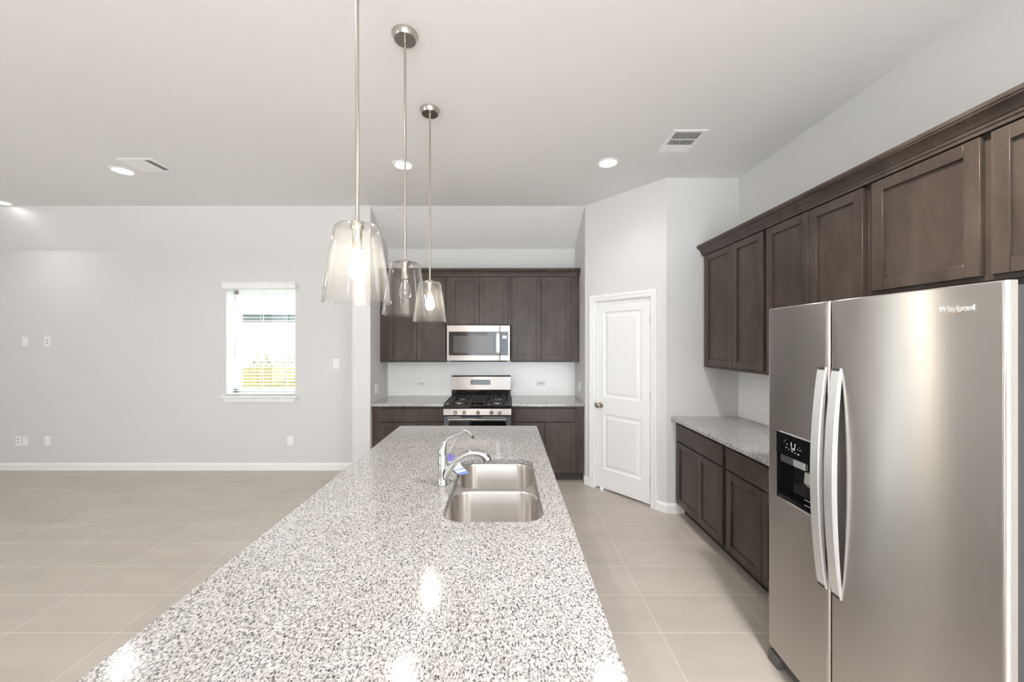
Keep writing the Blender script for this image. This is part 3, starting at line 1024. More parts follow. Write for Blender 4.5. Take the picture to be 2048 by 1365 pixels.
def grate(xa, xb, kind):
    b = MB()
    ya, yb, zt = 4.275, 4.835, 0.944
    w = 0.011
    bar = lambda X0, X1, Y0, Y1: b.box(X0, X1, Y0, Y1, zt - 0.014, zt, 0.002, 1)
    bar(xa, xb, ya, ya + w); bar(xa, xb, yb - w, yb); bar(xa, xa + w, ya + w, yb - w); bar(xb - w, xb, ya + w, yb - w)
    xm, ym = (xa + xb) / 2, (ya + yb) / 2
    bar(xa + w, xb - w, ym - w / 2, ym + w / 2)
    if kind == 'pair':
        for cy_ in ((ya + ym) / 2, (yb + ym) / 2):
            for dxk in (-0.075, 0.0, 0.075):
                for s in (-1, 1):
                    y_in, y_out = cy_ + s * (0.035 if dxk == 0 else 0.02), cy_ + s * (ym - ya) / 2
                    bar(xm + dxk - w / 2, xm + dxk + w / 2, min(y_in, y_out), max(y_in, y_out))
            bar(xa + w, xm - 0.045, cy_ - w / 2, cy_ + w / 2); bar(xm + 0.045, xb - w, cy_ - w / 2, cy_ + w / 2)
    else:
        for dxk in (-0.035, 0.035):
            bar(xm + dxk - w / 2, xm + dxk + w / 2, ya + w, yb - w)
        for dyk in (-0.18, -0.09, 0.09, 0.18):
            bar(xa + w, xb - w, ym + dyk - w / 2, ym + dyk + w / 2)
    for X in (xa, xb - w):
        for Y in (ya, ym - w / 2, yb - w):
            b.box(X, X + w, Y, Y + w, 0.9055, zt - 0.012)
    return b.build('grate', IRON, rg, weld=False)
gw = (SX1 - SX0 - 0.04)
gx = SX0 + 0.02
grate(gx, gx + gw * 0.385, 'pair'); grate(gx + gw * 0.389, gx + gw * 0.611, 'mid'); grate(gx + gw * 0.615, gx + gw, 'pair')
for bx in (gx + gw * 0.1925, gx + gw * 0.8075):
    for by in (4.415, 4.695):
        b = MB(); b.lathe([(0, 0), (0.05, 0), (0.05, 0.006), (0.036, 0.008), (0.036, 0.018), (0, 0.018)], (bx, by, 0.906), 28)
        bs = b.build('burner', SILVERPL, rg)
        b = MB(); b.lathe([(0, 0.018), (0.04, 0.018), (0.04, 0.024), (0.032, 0.028), (0, 0.028)], (bx, by, 0.906), 28)
        o = b.build('burner_cap', IRON, rg); o.parent = bs
b = MB(); b.lathe([(0, 0), (0.036, 0), (0.036, 0.018), (0.028, 0.024), (0, 0.024)], (0, 0, 0), 28, mtx=Matrix.Diagonal((1, 2.6, 1, 1)))
bmesh.ops.translate(b.bm, verts=b.bm.verts, vec=(SC_, 4.555, 0.906))
b.build('oval_burner', IRON, rg)
b = MB(); b.box(SX0 + 0.002, SX1 - 0.002, 4.868, 4.925, 0.868, 1.0)
b.build('back_riser', ENAMEL, rg)
b = MB()
b.prism([(SX0, 4.925, 0.999), (SX0, 4.862, 0.999), (SX0, 4.858, 1.003), (SX0, 4.872, 1.168), (SX0, 4.877, 1.174), (SX0, 4.925, 1.174)], (SX1 - SX0, 0, 0))
bg = b.build('backguard', STEEL2, rg)
b = MB(); b.box(SX0, SX1, 4.870, 4.926, 1.174, 1.181)
o = b.build('backguard_cap', MATTEB, rg); o.parent = bg
sh = (4.872 - 4.858) / 0.165
def bgy(z): return 4.858 + (z - 1.003) * sh
b = MB(); b.prism([(-0.464, bgy(1.066) - 0.002, 1.066), (-0.207, bgy(1.066) - 0.002, 1.066), (-0.207, bgy(1.131) - 0.002, 1.131), (-0.464, bgy(1.131) - 0.002, 1.131)], (0, 0.004, 0))
o = b.build('clock_display', BLACK, rg); o.parent = bg
for spots in ([(-0.425, 1.10), (-0.40, 1.10), (-0.415, 1.085)], [(-0.27, 1.10), (-0.245, 1.10), (-0.26, 1.085), (-0.23, 1.112)]):
    b = MB()
    for mx, mz in spots:
        b.box(mx, mx + 0.010, bgy(mz) - 0.0032, bgy(mz) - 0.0018, mz, mz + 0.004)
    o = b.build('display_markings', MARK, rg, weld=False); o.parent = bg
# oven door
b = MB(); b.box(SX0 + 0.002, SX1 - 0.002, 4.262, 4.298, 0.18, 0.776, 0.006, 2)
od = b.build('oven_door', BLUEGREY, rg)
b = MB()
ring = [(p[0], 4.2615, p[1]) for p in rrect(SX0 + 0.055, SX1 - 0.055, 0.28, 0.722, 0.035, 0, 6)]
b.prism(ring, (0, 0.003, 0))
o = b.build('oven_window', BLACK, rg); o.parent = od
for xa, xb in ((SX0 + 0.04, SC_ - 0.19), (SC_ + 0.05, SX1 - 0.082)):  # steel strips shaped as the bright reflections along the door top
    b = MB(); b.box(xa, xb, 4.2585, 4.2625, 0.765, 0.775)
    o = b.build('glint_strip', STEEL2, rg); o.parent = od
b = MB()
hp = bez([(SX0 + 0.045, 4.258, 0.750), (SX0 + 0.055, 4.226, 0.750), (SX0 + 0.12, 4.220, 0.750), (SC_, 4.216, 0.750), (SX1 - 0.12, 4.220, 0.750), (SX1 - 0.055, 4.226, 0.750), (SX1 - 0.045, 4.258, 0.750)], 6)
b.tube(hp, 0.0115, 14)
o = b.build('oven_handle', STEEL2, rg); o.parent = od
b = MB(); b.box(SX0 + 0.002, SX1 - 0.002, 4.268, 4.298, 0.06, 0.174, 0.006, 2)
b.build('storage_drawer', BLUEGREY, rg)

# ------------------------------------------------------------------ microwave
MX0, MX1, MZ0, MZ1, MYF = -0.720, 0.044, 1.390, 1.818, 4.546
mw = thing('microwave', 'stainless over-the-range microwave with black door glass', 'microwave', ((MX0 + MX1) / 2, 4.75, MZ0))
b = MB(); b.box(MX0 + 0.002, MX1 - 0.002, MYF + 0.03, YA - 0.012, MZ0 + 0.002, MZ1 - 0.001)
b.build('microwave_body', MATTEB, mw)
MS = -0.079
b = MB(); b.box(MX0, MS - 0.001, MYF, MYF + 0.029, MZ0, MZ1, 0.004, 2)
d = b.build('microwave_door', STEEL2, mw)
gx0, gz0, gz1 = -0.694, 1.455, 1.742
b = MB(); b.prism([(p[0], MYF - 0.0015, p[1]) for p in rrect(gx0, MS - 0.002, gz0, gz1, 0.006, 0, 4)], (0, 0.004, 0))
gl = b.build('door_glass', MWGLASS, mw); gl.parent = d
b = MB(); b.prism([(p[0], MYF - 0.002, p[1]) for p in rrect(-0.640, -0.165, 1.487, 1.690, 0.012, 0, 5)], (0, 0.004, 0))
o = b.build('viewing_window', MWMESH, mw); o.parent = d
b = MB()
hz = [(-0.1015, MYF - 0.002, 1.463), (-0.1015, MYF - 0.026, 1.478), (-0.1015, MYF - 0.036, 1.54), (-0.1015, MYF - 0.038, 1.60), (-0.1015, MYF - 0.036, 1.66), (-0.1015, MYF - 0.026, 1.720), (-0.1015, MYF - 0.002, 1.735)]
hz = bez(hz, 6)
b.rings([[(p.x - 0.0195, p.y - 0.004, p.z), (p.x + 0.0195, p.y - 0.004, p.z), (p.x + 0.0195, p.y + 0.006, p.z), (p.x - 0.0195, p.y + 0.006, p.z)] for p in hz], smooth=False)
o = b.build('microwave_handle', HANDLE, mw); o.parent = d
b = MB(); b.box(MS + 0.001, MX1, MYF, MYF + 0.029, MZ0, MZ1, 0.004, 2)
cp = b.build('control_panel', STEEL2, mw)
b = MB(); b.prism([(p[0], MYF - 0.0015, p[1]) for p in rrect(MS + 0.003, 0.020, gz0, gz1, 0.006, 0, 4)], (0, 0.004, 0))
o = b.build('keypad_glass', BLACK, mw); o.parent = cp
b = MB(); b.box(-0.049, 0.001, MYF - 0.0022, MYF - 0.001, 1.660, 1.693)
o = b.build('clock_display', LCD, mw); o.parent = cp
b = MB()
for r_ in range(7):
    for c_ in range(3):
        b.box(-0.052 + c_ * 0.022, -0.044 + c_ * 0.022, MYF - 0.0021, MYF - 0.001, 1.480 + r_ * 0.023, 1.4835 + r_ * 0.023)
o = b.build('keypad_markings', GREYSIDE, mw, weld=False); o.parent = cp
b = MB()
b.prism([(MX0 + 0.02, MYF + 0.004, MZ0), (MX0 + 0.05, MYF + 0.004, MZ0 - 0.012), (MX1 - 0.05, MYF + 0.004, MZ0 - 0.012), (MX1 - 0.02, MYF + 0.004, MZ0)], (0, 0.10, 0))
b.build('bottom_vent', MATTEB, mw)

# ------------------------------------------------------------------ refrigerator
FY0, FYG, FY1 = 1.014, 1.544, 1.935      # near edge, gap, far edge
fr = thing('refrigerator', 'stainless side-by-side refrigerator with an ice and water dispenser', 'refrigerator', (1.75, 1.475, 0))
def fx(y): return 1.322 + (y - 1.50) ** 2 / 10.0
XD = 1.374
b = MB(); b.box(1.417, 2.16, FY0 + 0.012, FY1 - 0.006, 0.05, 1.745, 0.006, 2)
b.build('fridge_body', GREYSIDE, fr)
b = MB(); b.box(XD + 0.0005, 1.418, FY0 + 0.006, FY1 - 0.004, 0.085, 1.775)
b.build('door_gasket', GASKET, fr)
def door_skin(name, ya, yb, z0, z1, hole=None):
    """curved door: grid in (y, z), rounded vertical edges, optional rectangular opening"""
    r_ = 0.012
    prof = []
    for k in range(7):
        a = R(90 * k / 6)
        prof.append((ya + r_ - r_ * math.cos(a), fx(ya + r_) + r_ - r_ * math.sin(a)))
    ys = [ya + r_ + (yb - ya - 2 * r_) * k / 20 for k in range(1, 20)]
    if hole:
        ys = sorted([y for y in ys if min(abs(y - hole[0]), abs(y - hole[1])) > 0.008] + [hole[0], hole[1]])
    prof += [(y, fx(y)) for y in ys]
    for k in range(7):
        a = R(90 * k / 6)
        prof.append((yb - r_ + r_ * math.sin(a), fx(yb - r_) + r_ - r_ * math.cos(a)))
    zs = [z0, z0 + 0.004] + [z0 + 0.004 + (z1 - z0 - 0.008) * k / 6 for k in range(1, 6)] + [z1 - 0.004, z1]
    if hole:
        zs = sorted([z for z in zs if min(abs(z - hole[2]), abs(z - hole[3])) > 0.02] + [hole[2], hole[3]])
    b = MB()
    g = [[b.bm.verts.new((x + (0.003 if z in (z0, z1) else 0), y, z)) for y, x in prof] for z in zs]
    for i in range(len(zs) - 1):
        for j in range(len(prof) - 1):
            if hole and zs[i] >= hole[2] - 1e-6 and zs[i + 1] <= hole[3] + 1e-6 and prof[j][0] >= hole[0] - 1e-6 and prof[j + 1][0] <= hole[1] + 1e-6:
                continue
            b._face([g[i][j], g[i][j + 1], g[i + 1][j + 1], g[i + 1][j]], True)
    # sides, top and bottom back to the gasket plane
    bk = [[b.bm.verts.new((XD, y, z)) for y in (ya, yb)] for z in zs]
    for i in range(len(zs) - 1):
        b._face([g[i][0], g[i + 1][0], bk[i + 1][0], bk[i][0]])
        b._face([g[i][-1], bk[i][1], bk[i + 1][1], g[i + 1][-1]])
    b._face([*g[0][::-1], bk[0][0], bk[0][1]])
    b._face([*g[-1], bk[-1][1], bk[-1][0]])
    b._face([bk[0][0], bk[-1][0], bk[-1][1], bk[0][1]]) if not hole else None
    return b.build(name, STEEL, fr)
DZ0, DZ1 = 0.080, 1.787
HOLE = (1.632, 1.856, 0.864, 1.182)
fzd = door_skin('freezer_door', FYG + 0.004, FY1, DZ0, DZ1, HOLE)
frd = door_skin('refrigerator_door', FY0, FYG - 0.004, DZ0, DZ1)
def fridge_handle(y0, y1, parent, name):
    b = MB()
    loops = []
    n = 24
    for k in range(n + 1):
        t = k / n
        z = 0.598 + (1.514 - 0.598) * t
        s = math.sin(math.pi * t)
        xo = 1.318 - 0.034 * (s ** 0.8)
        th = 0.010 + 0.008 * s
        loops.append([(xo, y0 + 0.004, z), (xo, y1 - 0.004, z), (xo + 0.004, y1, z), (xo + th, y1, z), (xo + th, y0, z), (xo + 0.004, y0, z)])
    b.rings(loops, smooth=False)
    h_ = b.build(name, HANDLE, fr)
    h_.parent = parent
    for z in (0.612, 1.500):
        b = MB(); b.box(1.316, 1.330, y0 + 0.006, y1 - 0.006, z - 0.014, z + 0.014)
        o = b.build(name + '_mount', GREYSIDE, fr)
        o.parent = parent
fridge_handle(1.556, 1.602, fzd, 'freezer_handle')
fridge_handle(1.487, 1.532, frd, 'refrigerator_handle')
# dispenser
hy0, hy1, hz0, hz1 = HOLE
xf = fx(1.74)
b = MB()
n_ = 6
b.fill([[(fx(p[0]) - 0.0025, p[0], p[1]) for p in rrect(hy0, hy1, hz0, hz1, 0.018, 0, n_, 0.004)],
        [(fx(p[0]) - 0.0025, p[0], p[1]) for p in rrect(hy0, hy1, hz0, hz1, 0.014, 0, n_, -0.001)]])
b.rings([[(fx(p[0]) - 0.0025, p[0], p[1]) for p in rrect(hy0, hy1, hz0, hz1, 0.018, 0, n_, 0.004)],
         [(fx(p[0]) + 0.0008, p[0], p[1]) for p in rrect(hy0, hy1, hz0, hz1, 0.018, 0, n_, 0.005)]], False, False)
b.rings([[(fx(p[0]) - 0.0025, p[0], p[1]) for p in rrect(hy0, hy1, hz0, hz1, 0.014, 0, n_, -0.001)],
         [(fx(p[0]) + 0.006, p[0], p[1]) for p in rrect(hy0, hy1, hz0, hz1, 0.014, 0, n_, -0.001)]], False, False)
o = b.build('dispenser_bezel', HANDLE, fr); o.parent = fzd
zc = 1.078
b = MB()
b.box(xf - 0.0005, xf + 0.043, hy0, hy1, zc, hz1)                        # control block
b.box(xf + 0.040, xf + 0.044, hy0, hy1, hz0, hz1)                       # back of the niche
b.box(xf + 0.001, xf + 0.044, hy0, hy0 + 0.006, hz0, zc).box(xf + 0.001, xf + 0.044, hy1 - 0.006, hy1, hz0, zc)
b.box(xf + 0.001, xf + 0.044, hy0, hy1, hz0, hz0 + 0.02)
dsp = b.build('water_dispenser', BLACK, fr, weld=False); dsp.parent = fzd
def on_panel(parts, name, mat):
    b = MB()
    for y_a, y_b, z_a, z_b in parts:
        b.box(xf - 0.0012, xf + 0.0002, y_a, y_b, z_a, z_b)
    o = b.build(name, mat, fr, weld=False); o.parent = fzd
    return o
# cup symbol and the small control legends
b = MB()
for p, q in (((1.7605, 1.150), (1.757, 1.119)), ((1.757, 1.119), (1.739, 1.119)), ((1.739, 1.119), (1.7355, 1.150))):
    b.tube([(xf - 0.0008, *p), (xf - 0.0008, *q)], 0.0013, 6)
b.box(xf - 0.0012, xf, 1.747, 1.752, 1.122, 1.125).box(xf - 0.0012, xf, 1.742, 1.746, 1.124, 1.127)
o = b.build('cup_symbol', MARK, fr, weld=False); o.parent = fzd
leg = [(1.800, 1.806, 1.145, 1.147), (1.790, 1.793, 1.153, 1.155), (1.781, 1.790, 1.135, 1.137), (1.787, 1.794, 1.117, 1.121), (1.770, 1.776, 1.113, 1.1155),
       (1.748, 1.760, 1.109, 1.1115), (1.732, 1.739, 1.106, 1.1085), (1.712, 1.722, 1.104, 1.108), (1.718, 1.724, 1.127, 1.129), (1.700, 1.710, 1.126, 1.128), (1.711, 1.714, 1.137, 1.139)]
on_panel(leg, 'control_legends', MARK)
b = MB(); b.box(xf + 0.004, xf + 0.02, 1.752, 1.836, zc - 0.036, zc - 0.001, 0.002, 1)
o = b.build('ice_chute', GREYSIDE, fr); o.parent = fzd
b = MB(); b.box(xf + 0.001, xf + 0.02, 1.684, 1.752, zc - 0.036, zc - 0.002, 0.003, 1)
o = b.build('water_spout', SILVERPL, fr); o.parent = fzd
b = MB()
b.prism([(xf + 0.012, 1.65, 1.035), (xf + 0.008, 1.65, 0.985), (xf + 0.022, 1.65, 0.968), (xf + 0.039, 1.65, 1.02), (xf + 0.039, 1.65, 1.035)], (0, 0.046, 0))
o = b.build('dispenser_paddle', SILVERPL, fr); o.parent = fzd
b = MB()
for z in (0.912, 0.888):
    b.box(xf + 0.004, xf + 0.008, 1.645, 1.688, z, z + 0.003)
o = b.build('drip_tray_bars', SILVERPL, fr, weld=False); o.parent = fzd
# raised maker's lettering
def lettering(txt, size, depth):
    cu = bpy.data.curves.new('lettering', 'FONT')
    cu.body = txt
    cu.size = size
    cu.extrude = depth
    cu.offset = 0.0004
    cu.align_x = 'CENTER'
    cu.align_y = 'CENTER'
    ob = bpy.data.objects.new('lettering', cu)
    COL.objects.link(ob)
    dg = bpy.context.evaluated_depsgraph_get()
    dg.update()
    me = bpy.data.meshes.new_from_object(ob.evaluated_get(dg))
    bpy.data.objects.remove(ob)
    return me
me = lettering('Whirlpool', 0.0235, 0.0012)
b = MB()
b.bm.from_mesh(me)
bpy.data.meshes.remove(me)
ly, lz = 1.121, 1.7175
lm = Matrix(((0, 0, -1, fx(ly) - 0.0012), (-1, 0, 0, ly), (0, 1, 0, lz), (0, 0, 0, 1)))
ang = math.atan((ly - 1.5) / 5.0)
lm = Matrix.Translation((fx(ly) - 0.0012, ly, lz)) @ Matrix.Rotation(-ang, 4, 'Z') @ Matrix(((0, 0, -1, 0), (-1, 0, 0, 0), (0, 1, 0, 0), (0, 0, 0, 1)))
bmesh.ops.scale(b.bm, verts=b.bm.verts, vec=(0.86, 1, 1))
b.bm.transform(lm)
logo = b.build('lettering', HANDLE, fr); logo.parent = frd
b = MB()
sw = []
for k in range(25):
    a = R(-250 + 300 * k / 24)
    p = lm @ Vector((0.004 + 0.016 * math.cos(a) * 0.95 + 0.004 * math.sin(a), -0.001 + 0.0125 * math.sin(a), 0.0006))
    sw.append(p)
b.tube(sw, [0.0003 + 0.0008 * math.sin(math.pi * k / 24) for k in range(25)], 8)
o = b.build('swoosh', GOLD, fr); o.parent = frd
# hinge covers and foot grille
for ya, yb in ((FY0 + 0.01, FY0 + 0.10), (FY1 - 0.10, FY1 - 0.01)):
    b = MB(); b.box(1.372, 1.52, ya, yb, 1.747, 1.776, 0.006, 2)
    b.build('hinge_cover', SILVERPL, fr)
b = MB(); b.box(1.366, 1.46, FY0 + 0.02, FY1 - 0.006, 0.004, 0.052, 0.004, 1)
b.build('foot_grille', GREYPL, fr)
b = MB(); b.box(1.336, 1.40, FY1 - 0.075, FY1 - 0.002, 0.0, 0.056, 0.006, 2)
b.build('leveling_foot', GREYPL, fr)
b = MB(); b.box(1.336, 1.40, FY0 + 0.002, FY0 + 0.075, 0.0, 0.056, 0.006, 2)
b.build('leveling_foot', GREYPL, fr)

# ------------------------------------------------------------------ pendants
PX = -0.512
def pendant(y, lit, label):
    t = thing('pendant_light', label, 'pendant light', (PX, y, CEIL), 0, 'glass pendants over the island')
    zb, zt = 1.754, 2.022
    b = MB(); b.lathe([(0, CEIL), (0.066, CEIL), (0.066, CEIL - 0.003), (0.053, CEIL - 0.028), (0, CEIL - 0.028)], (PX, y, 0), 40)
    cn = b.build('canopy', NICKEL, t)
    b = MB(); b.lathe([(0, CEIL - 0.028), (0.009, CEIL - 0.028), (0.0085, CEIL - 0.045), (0, CEIL - 0.045)], (PX, y, 0), 20)
    o = b.build('canopy_nut', NICKEL, t); o.parent = cn
    b = MB(); b.lathe([(0, zt - 0.01), (0.0062, zt - 0.01), (0.0062, CEIL - 0.027), (0, CEIL - 0.027)], (PX, y, 0), 20)
    b.build('rod', NICKEL, t)
    # glass shade with real thickness: outer then inner wall, rounded shoulder, open bottom
    out = [(0.012, zt), (0.05, zt - 0.001), (0.064, zt - 0.004), (0.073, zt - 0.012), (0.0775, zt - 0.026), (0.081, zt - 0.05), (0.0965, zt - 0.15), (0.1125, zb + 0.001), (0.1128, zb)]
    inn = [(0.1115, zb - 0.0008), (0.1102, zb), (0.1098, zb + 0.001), (0.094, zt - 0.15), (0.0785, zt - 0.05), (0.075, zt - 0.027), (0.071, zt - 0.015), (0.063, zt - 0.0075), (0.05, zt - 0.004), (0.012, zt - 0.003)]
    b = MB(); b.lathe(out + inn, (PX, y, 0), 64, cap=False)
    b.build('glass_shade', SHADE, t)
    b = MB(); b.lathe([(0, zt + 0.012), (0.012, zt + 0.012), (0.02, zt + 0.004), (0.022, zt - 0.004), (0.022, zt - 0.012), (0.0165, zt - 0.02), (0.0165, zt - 0.075), (0.0185, zt - 0.08), (0.0185, zt - 0.086), (0, zt - 0.086)], (PX, y, 0), 28)
    b.build('socket', NICKEL, t)
    zc_ = zt - 0.086
    b = MB(); b.lathe([(0, zc_), (0.013, zc_), (0.0135, zc_ - 0.014), (0.019, zc_ - 0.032), (0.027, zc_ - 0.052), (0.030, zc_ - 0.068), (0.028, zc_ - 0.084), (0.02, zc_ - 0.096), (0.009, zc_ - 0.102), (0, zc_ - 0.103)], (PX, y, 0), 28)
    bulb = b.build('bulb', BULB_ON if lit else BULB_OFF, t)
    if not lit:
        b = MB(); b.tube([(PX, y, zc_ - 0.002), (PX, y, zc_ - 0.05)], 0.004, 8)
        o = b.build('filament_stem', PLASTIC, t); o.parent = bulb
    return t
pendant(1.295, True, 'lit glass pendant light nearest the camera over the island')
pendant(1.905, False, 'unlit glass pendant light between the two lit pendants')
pendant(2.525, True, 'lit glass pendant light over the far end of the island')

# ------------------------------------------------------------------ ceiling fittings
def recessed(x, y, label, watts):
    t = thing('recessed_light', label, 'ceiling light', (x, y, CEIL), 0, 'recessed ceiling lights')
    b = MB(); b.lathe([(0.066, 0.0), (0.095, 0.0), (0.095, -0.003), (0.09, -0.006), (0.075, -0.007), (0.07, -0.004), (0.066, 0.0)], (x, y, CEIL), 40, cap=False)
    b.build('trim_ring', PLASTIC, t)
    b = MB(); b.lathe([(0, -0.0045), (0.04, -0.0045), (0.0705, -0.0038), (0.0705, -0.001), (0, -0.001)], (x, y, CEIL), 40)
    b.build('lens', LENS, t)
    l = bpy.data.lights.new('recessed_glow', 'SPOT')
    l.spot_size = R(140)
    l.spot_blend = 1.0
    l.shadow_soft_size = 0.06
    l.energy = watts
    l.color = (1.0, 0.975, 0.95)
    lo = bpy.data.objects.new('recessed_glow', l)
    COL.objects.link(lo)
    lo.location = (x, y, CEIL - 0.012)
    return t
recessed(-0.907, 3.31, 'lit recessed ceiling light behind the pendant rods', RECESSED_W * 1.3)
recessed(0.879, 3.27, 'lit recessed ceiling light between the pendants and the kitchen vent', RECESSED_W * 0.7)
recessed(-3.477, 3.42, 'lit recessed ceiling light next to the living side vent', RECESSED_W * 0.6)
recessed(-5.62, 4.195, 'lit recessed ceiling light at the far left near the ceiling slope', RECESSED_W * 0.35)

for ly_ in (1.17, -0.95, -3.05):  # lamps added out of view to brighten the room
    for lx_, nm in ((-0.907, 'above the island side'), (0.879, 'above the kitchen aisle'), (-3.477, 'over the living area'), (-5.93, 'over the far left of the living area')):
        recessed(lx_ + (0.35 if lx_ > 0 else 0), ly_, 'added unseen recessed light ' + nm + {1.17: ' just behind the frame', -0.95: ' behind the camera', -3.05: ' near the rear glass doors'}[ly_],
                 FILL_W * (1 if lx_ > 0 else 0.12) if lx_ > -2 else RECESSED_W * 0.2)

CEILING = CEIL
def register(x0, x1, y0, y1, label, bands, rot=0.0):
    t = thing('ceiling_vent', label, 'vent', ((x0 + x1) / 2, (y0 + y1) / 2, CEILING), rot, 'ceiling air vents')
    # parts are laid out about the centre in the vent's own frame
    hx, hy = (x1 - x0) / 2, (y1 - y0) / 2
    if rot:
        hx, hy = hy, hx
    x0, x1, y0, y1 = -hx, hx, -hy, hy
    CEIL = 0.0
    b = MB()
    fw = 0.028
    z0, z1 = CEIL - 0.008, CEIL - 0.0005
    b.box(x0, x1, y0, y0 + fw, z0, z1, 0.002, 1).box(x0, x1, y1 - fw, y1, z0, z1, 0.002, 1)
    b.box(x0, x0 + fw, y0 + fw, y1 - fw, z0, z1, 0.002, 1).box(x1 - fw, x1, y0 + fw, y1 - fw, z0, z1, 0.002, 1)
    b.build('vent_frame', PLASTIC, t, local=True, weld=False)
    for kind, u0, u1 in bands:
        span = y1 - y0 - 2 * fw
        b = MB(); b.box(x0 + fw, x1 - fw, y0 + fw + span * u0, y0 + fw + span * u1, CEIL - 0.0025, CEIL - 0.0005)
        b.build('vent_shade_back', VENTDARK if kind == 'y' else VENTSHADE, t, local=True)  # backing colour per band carries the shade between the louvres
        b = MB()
        if kind[0] == 'x':       # louvres running along x, stacked in y over the whole width
            ya, yb = y0 + fw + (y1 - y0 - 2 * fw) * u0, y0 + fw + (y1 - y0 - 2 * fw) * u1
            n = max(3, int((yb - ya) / 0.011))
            for k in range(n):
                yy = ya + (yb - ya) * (k + 0.5) / n
                s = 0.0048 * (1 if kind[1] == '+' else -1)
                b.prism([(x0 + fw, yy - s, CEIL - 0.0078), (x0 + fw, yy - s + 0.0012, CEIL - 0.0078), (x0 + fw, yy + s + 0.0012, CEIL - 0.003), (x0 + fw, yy + s, CEIL - 0.003)], (x1 - x0 - 2 * fw, 0, 0))
            b.box(x0 + fw, x1 - fw, yb - 0.002, yb + 0.002, CEIL - 0.008, CEIL - 0.003)
        else:                    # louvres running along y, side by side in x
            ya, yb = y0 + fw + (y1 - y0 - 2 * fw) * u0, y0 + fw + (y1 - y0 - 2 * fw) * u1
            n = int((x1 - x0 - 2 * fw) / 0.016)
            for k in range(n):
                xx = x0 + fw + (x1 - x0 - 2 * fw) * (k + 0.5) / n
                b.box(xx - 0.002, xx + 0.002, ya, yb, CEIL - 0.0078, CEIL - 0.003)
        b.build('louvres', PLASTIC, t, local=True, weld=False)
    return t
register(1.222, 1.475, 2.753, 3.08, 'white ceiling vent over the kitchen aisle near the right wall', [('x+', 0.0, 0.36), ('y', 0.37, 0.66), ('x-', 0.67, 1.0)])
register(-3.30, -3.00, 3.18, 3.43, 'white ceiling vent over the living area beside a recessed light', [('x+', 0.0, 0.24), ('x-', 0.25, 1.0)], R(90))

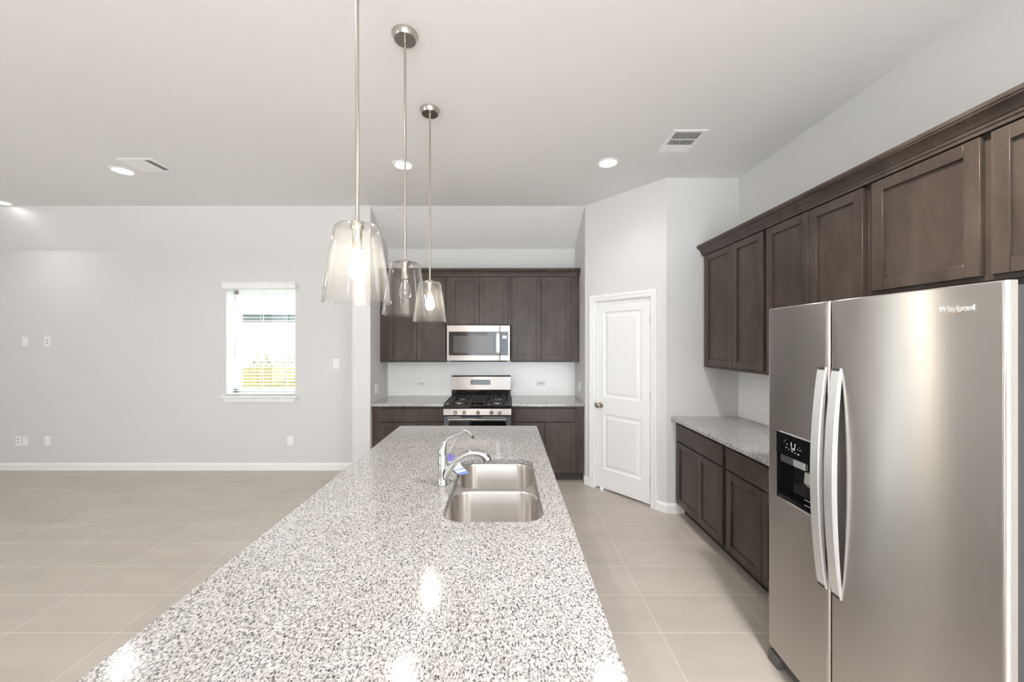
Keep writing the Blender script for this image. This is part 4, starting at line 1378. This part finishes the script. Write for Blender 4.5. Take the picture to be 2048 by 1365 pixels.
# ------------------------------------------------------------------ switches, outlets, plates
def plate(name, label, cat, loc, rot, w, h, kind, group):
    t = thing(name, label, cat, loc, rot, group)
    b = MB(); b.box(-w / 2, w / 2, -0.006, -0.0003, -h / 2, h / 2, 0.0025, 2)
    b.build('cover_plate', PLASTIC, t, local=True)
    if kind in ('outlet', 'outlet_flat'):
        for s in (-1, 1):
            c = (0.0, s * 0.02) if kind == 'outlet' else (s * 0.02, 0.0)
            b = MB(); b.prism([(c[0] + p[0], -0.0065, c[1] + p[1]) for p in rrect(-0.0165, 0.0165, -0.014, 0.014, 0.008, 0, 5)], (0, 0.003, 0))
            f_ = b.build('socket', OFFWHITE, t, local=True)
            b = MB()
            for q in (-0.006, 0.006):
                if kind == 'outlet':
                    b.box(c[0] + q - 0.0012, c[0] + q + 0.0012, -0.0072, -0.006, c[1] - 0.002, c[1] + 0.007)
                else:
                    b.box(c[0] - 0.002, c[0] + 0.007, -0.0072, -0.006, c[1] + q - 0.0012, c[1] + q + 0.0012)
            o = b.build('slots', SLOT, t, local=True, weld=False); o.parent = f_
    elif kind == 'switch':
        b = MB(); b.prism([(-0.0165, -0.0055, -0.033), (-0.0165, -0.0085, -0.033), (-0.0165, -0.0065, 0.0), (-0.0165, -0.0105, 0.033), (-0.0165, -0.0055, 0.033)], (0.033, 0, 0))
        b.build('rocker', PLASTIC, t, local=True)
    elif kind == 'double_switch':
        for s in (-0.023, 0.023):
            b = MB(); b.prism([(s - 0.0165, -0.0055, -0.033), (s - 0.0165, -0.0085, -0.033), (s - 0.0165, -0.0065, 0.0), (s - 0.0165, -0.0105, 0.033), (s - 0.0165, -0.0055, 0.033)], (0.033, 0, 0))
            b.build('rocker', PLASTIC, t, local=True)
    elif kind == 'blank':
        b = MB()
        for s in (-1, 1):
            b.lathe([(0, 0.006), (0.003, 0.006), (0.003, 0.0072), (0, 0.0075)], (0, 0, s * 0.042), 12, 'Y')
        b.build('screws', OFFWHITE, t, local=True)
    return t
G = 'wall plates on the far wall'
plate('light_switch', 'white rocker light switch right of the window', 'light switch', (-2.144, YF, 1.343), 0, 0.082, 0.122, 'switch', G)
plate('wall_outlet', 'white wall outlet low on the wall below the window', 'outlet', (-2.725, YF, 0.375), 0, 0.078, 0.118, 'blank', G)
plate('blank_plate', 'plain white wall plate high on the far wall, left of a receptacle', 'wall plate', (-6.065, YF, 1.625), 0, 0.072, 0.115, 'blank', G)
plate('wall_outlet', 'white receptacle plate high on the far wall left of the window', 'outlet', (-5.785, YF, 1.625), 0, 0.078, 0.118, 'outlet', G)
plate('wall_outlet', 'white outlet low on the far wall, leftmost of three low plates', 'outlet', (-6.148, YF, 0.37), 0, 0.074, 0.118, 'outlet', G)
plate('blank_plate', 'plain white plate touching the leftmost low outlet', 'wall plate', (-6.062, YF, 0.368), 0, 0.074, 0.115, 'blank', G)
plate('blank_plate', 'lone white plate low on the far wall beneath the high receptacle', 'wall plate', (-5.78, YF, 0.37), 0, 0.078, 0.118, 'switch', G)
G = 'outlets and switches in the range alcove'
plate('wall_outlet', 'white sideways outlet in the tile left of the range', 'outlet', (-1.11, YA - 0.0082, 1.072), 0, 0.122, 0.074, 'outlet_flat', G)
plate('wall_outlet', 'white sideways outlet in the tile right of the range', 'outlet', (0.45, YA - 0.0082, 1.077), 0, 0.122, 0.074, 'outlet_flat', G)
plate('light_switch', 'white double switch on the left side wall of the alcove', 'light switch', (XAL, 4.50, 1.060), R(90), 0.116, 0.118, 'double_switch', G)
plate('light_switch', 'white switch on the right side wall of the alcove', 'light switch', (XAR, 4.60, 1.077), R(-90), 0.116, 0.118, 'double_switch', G)
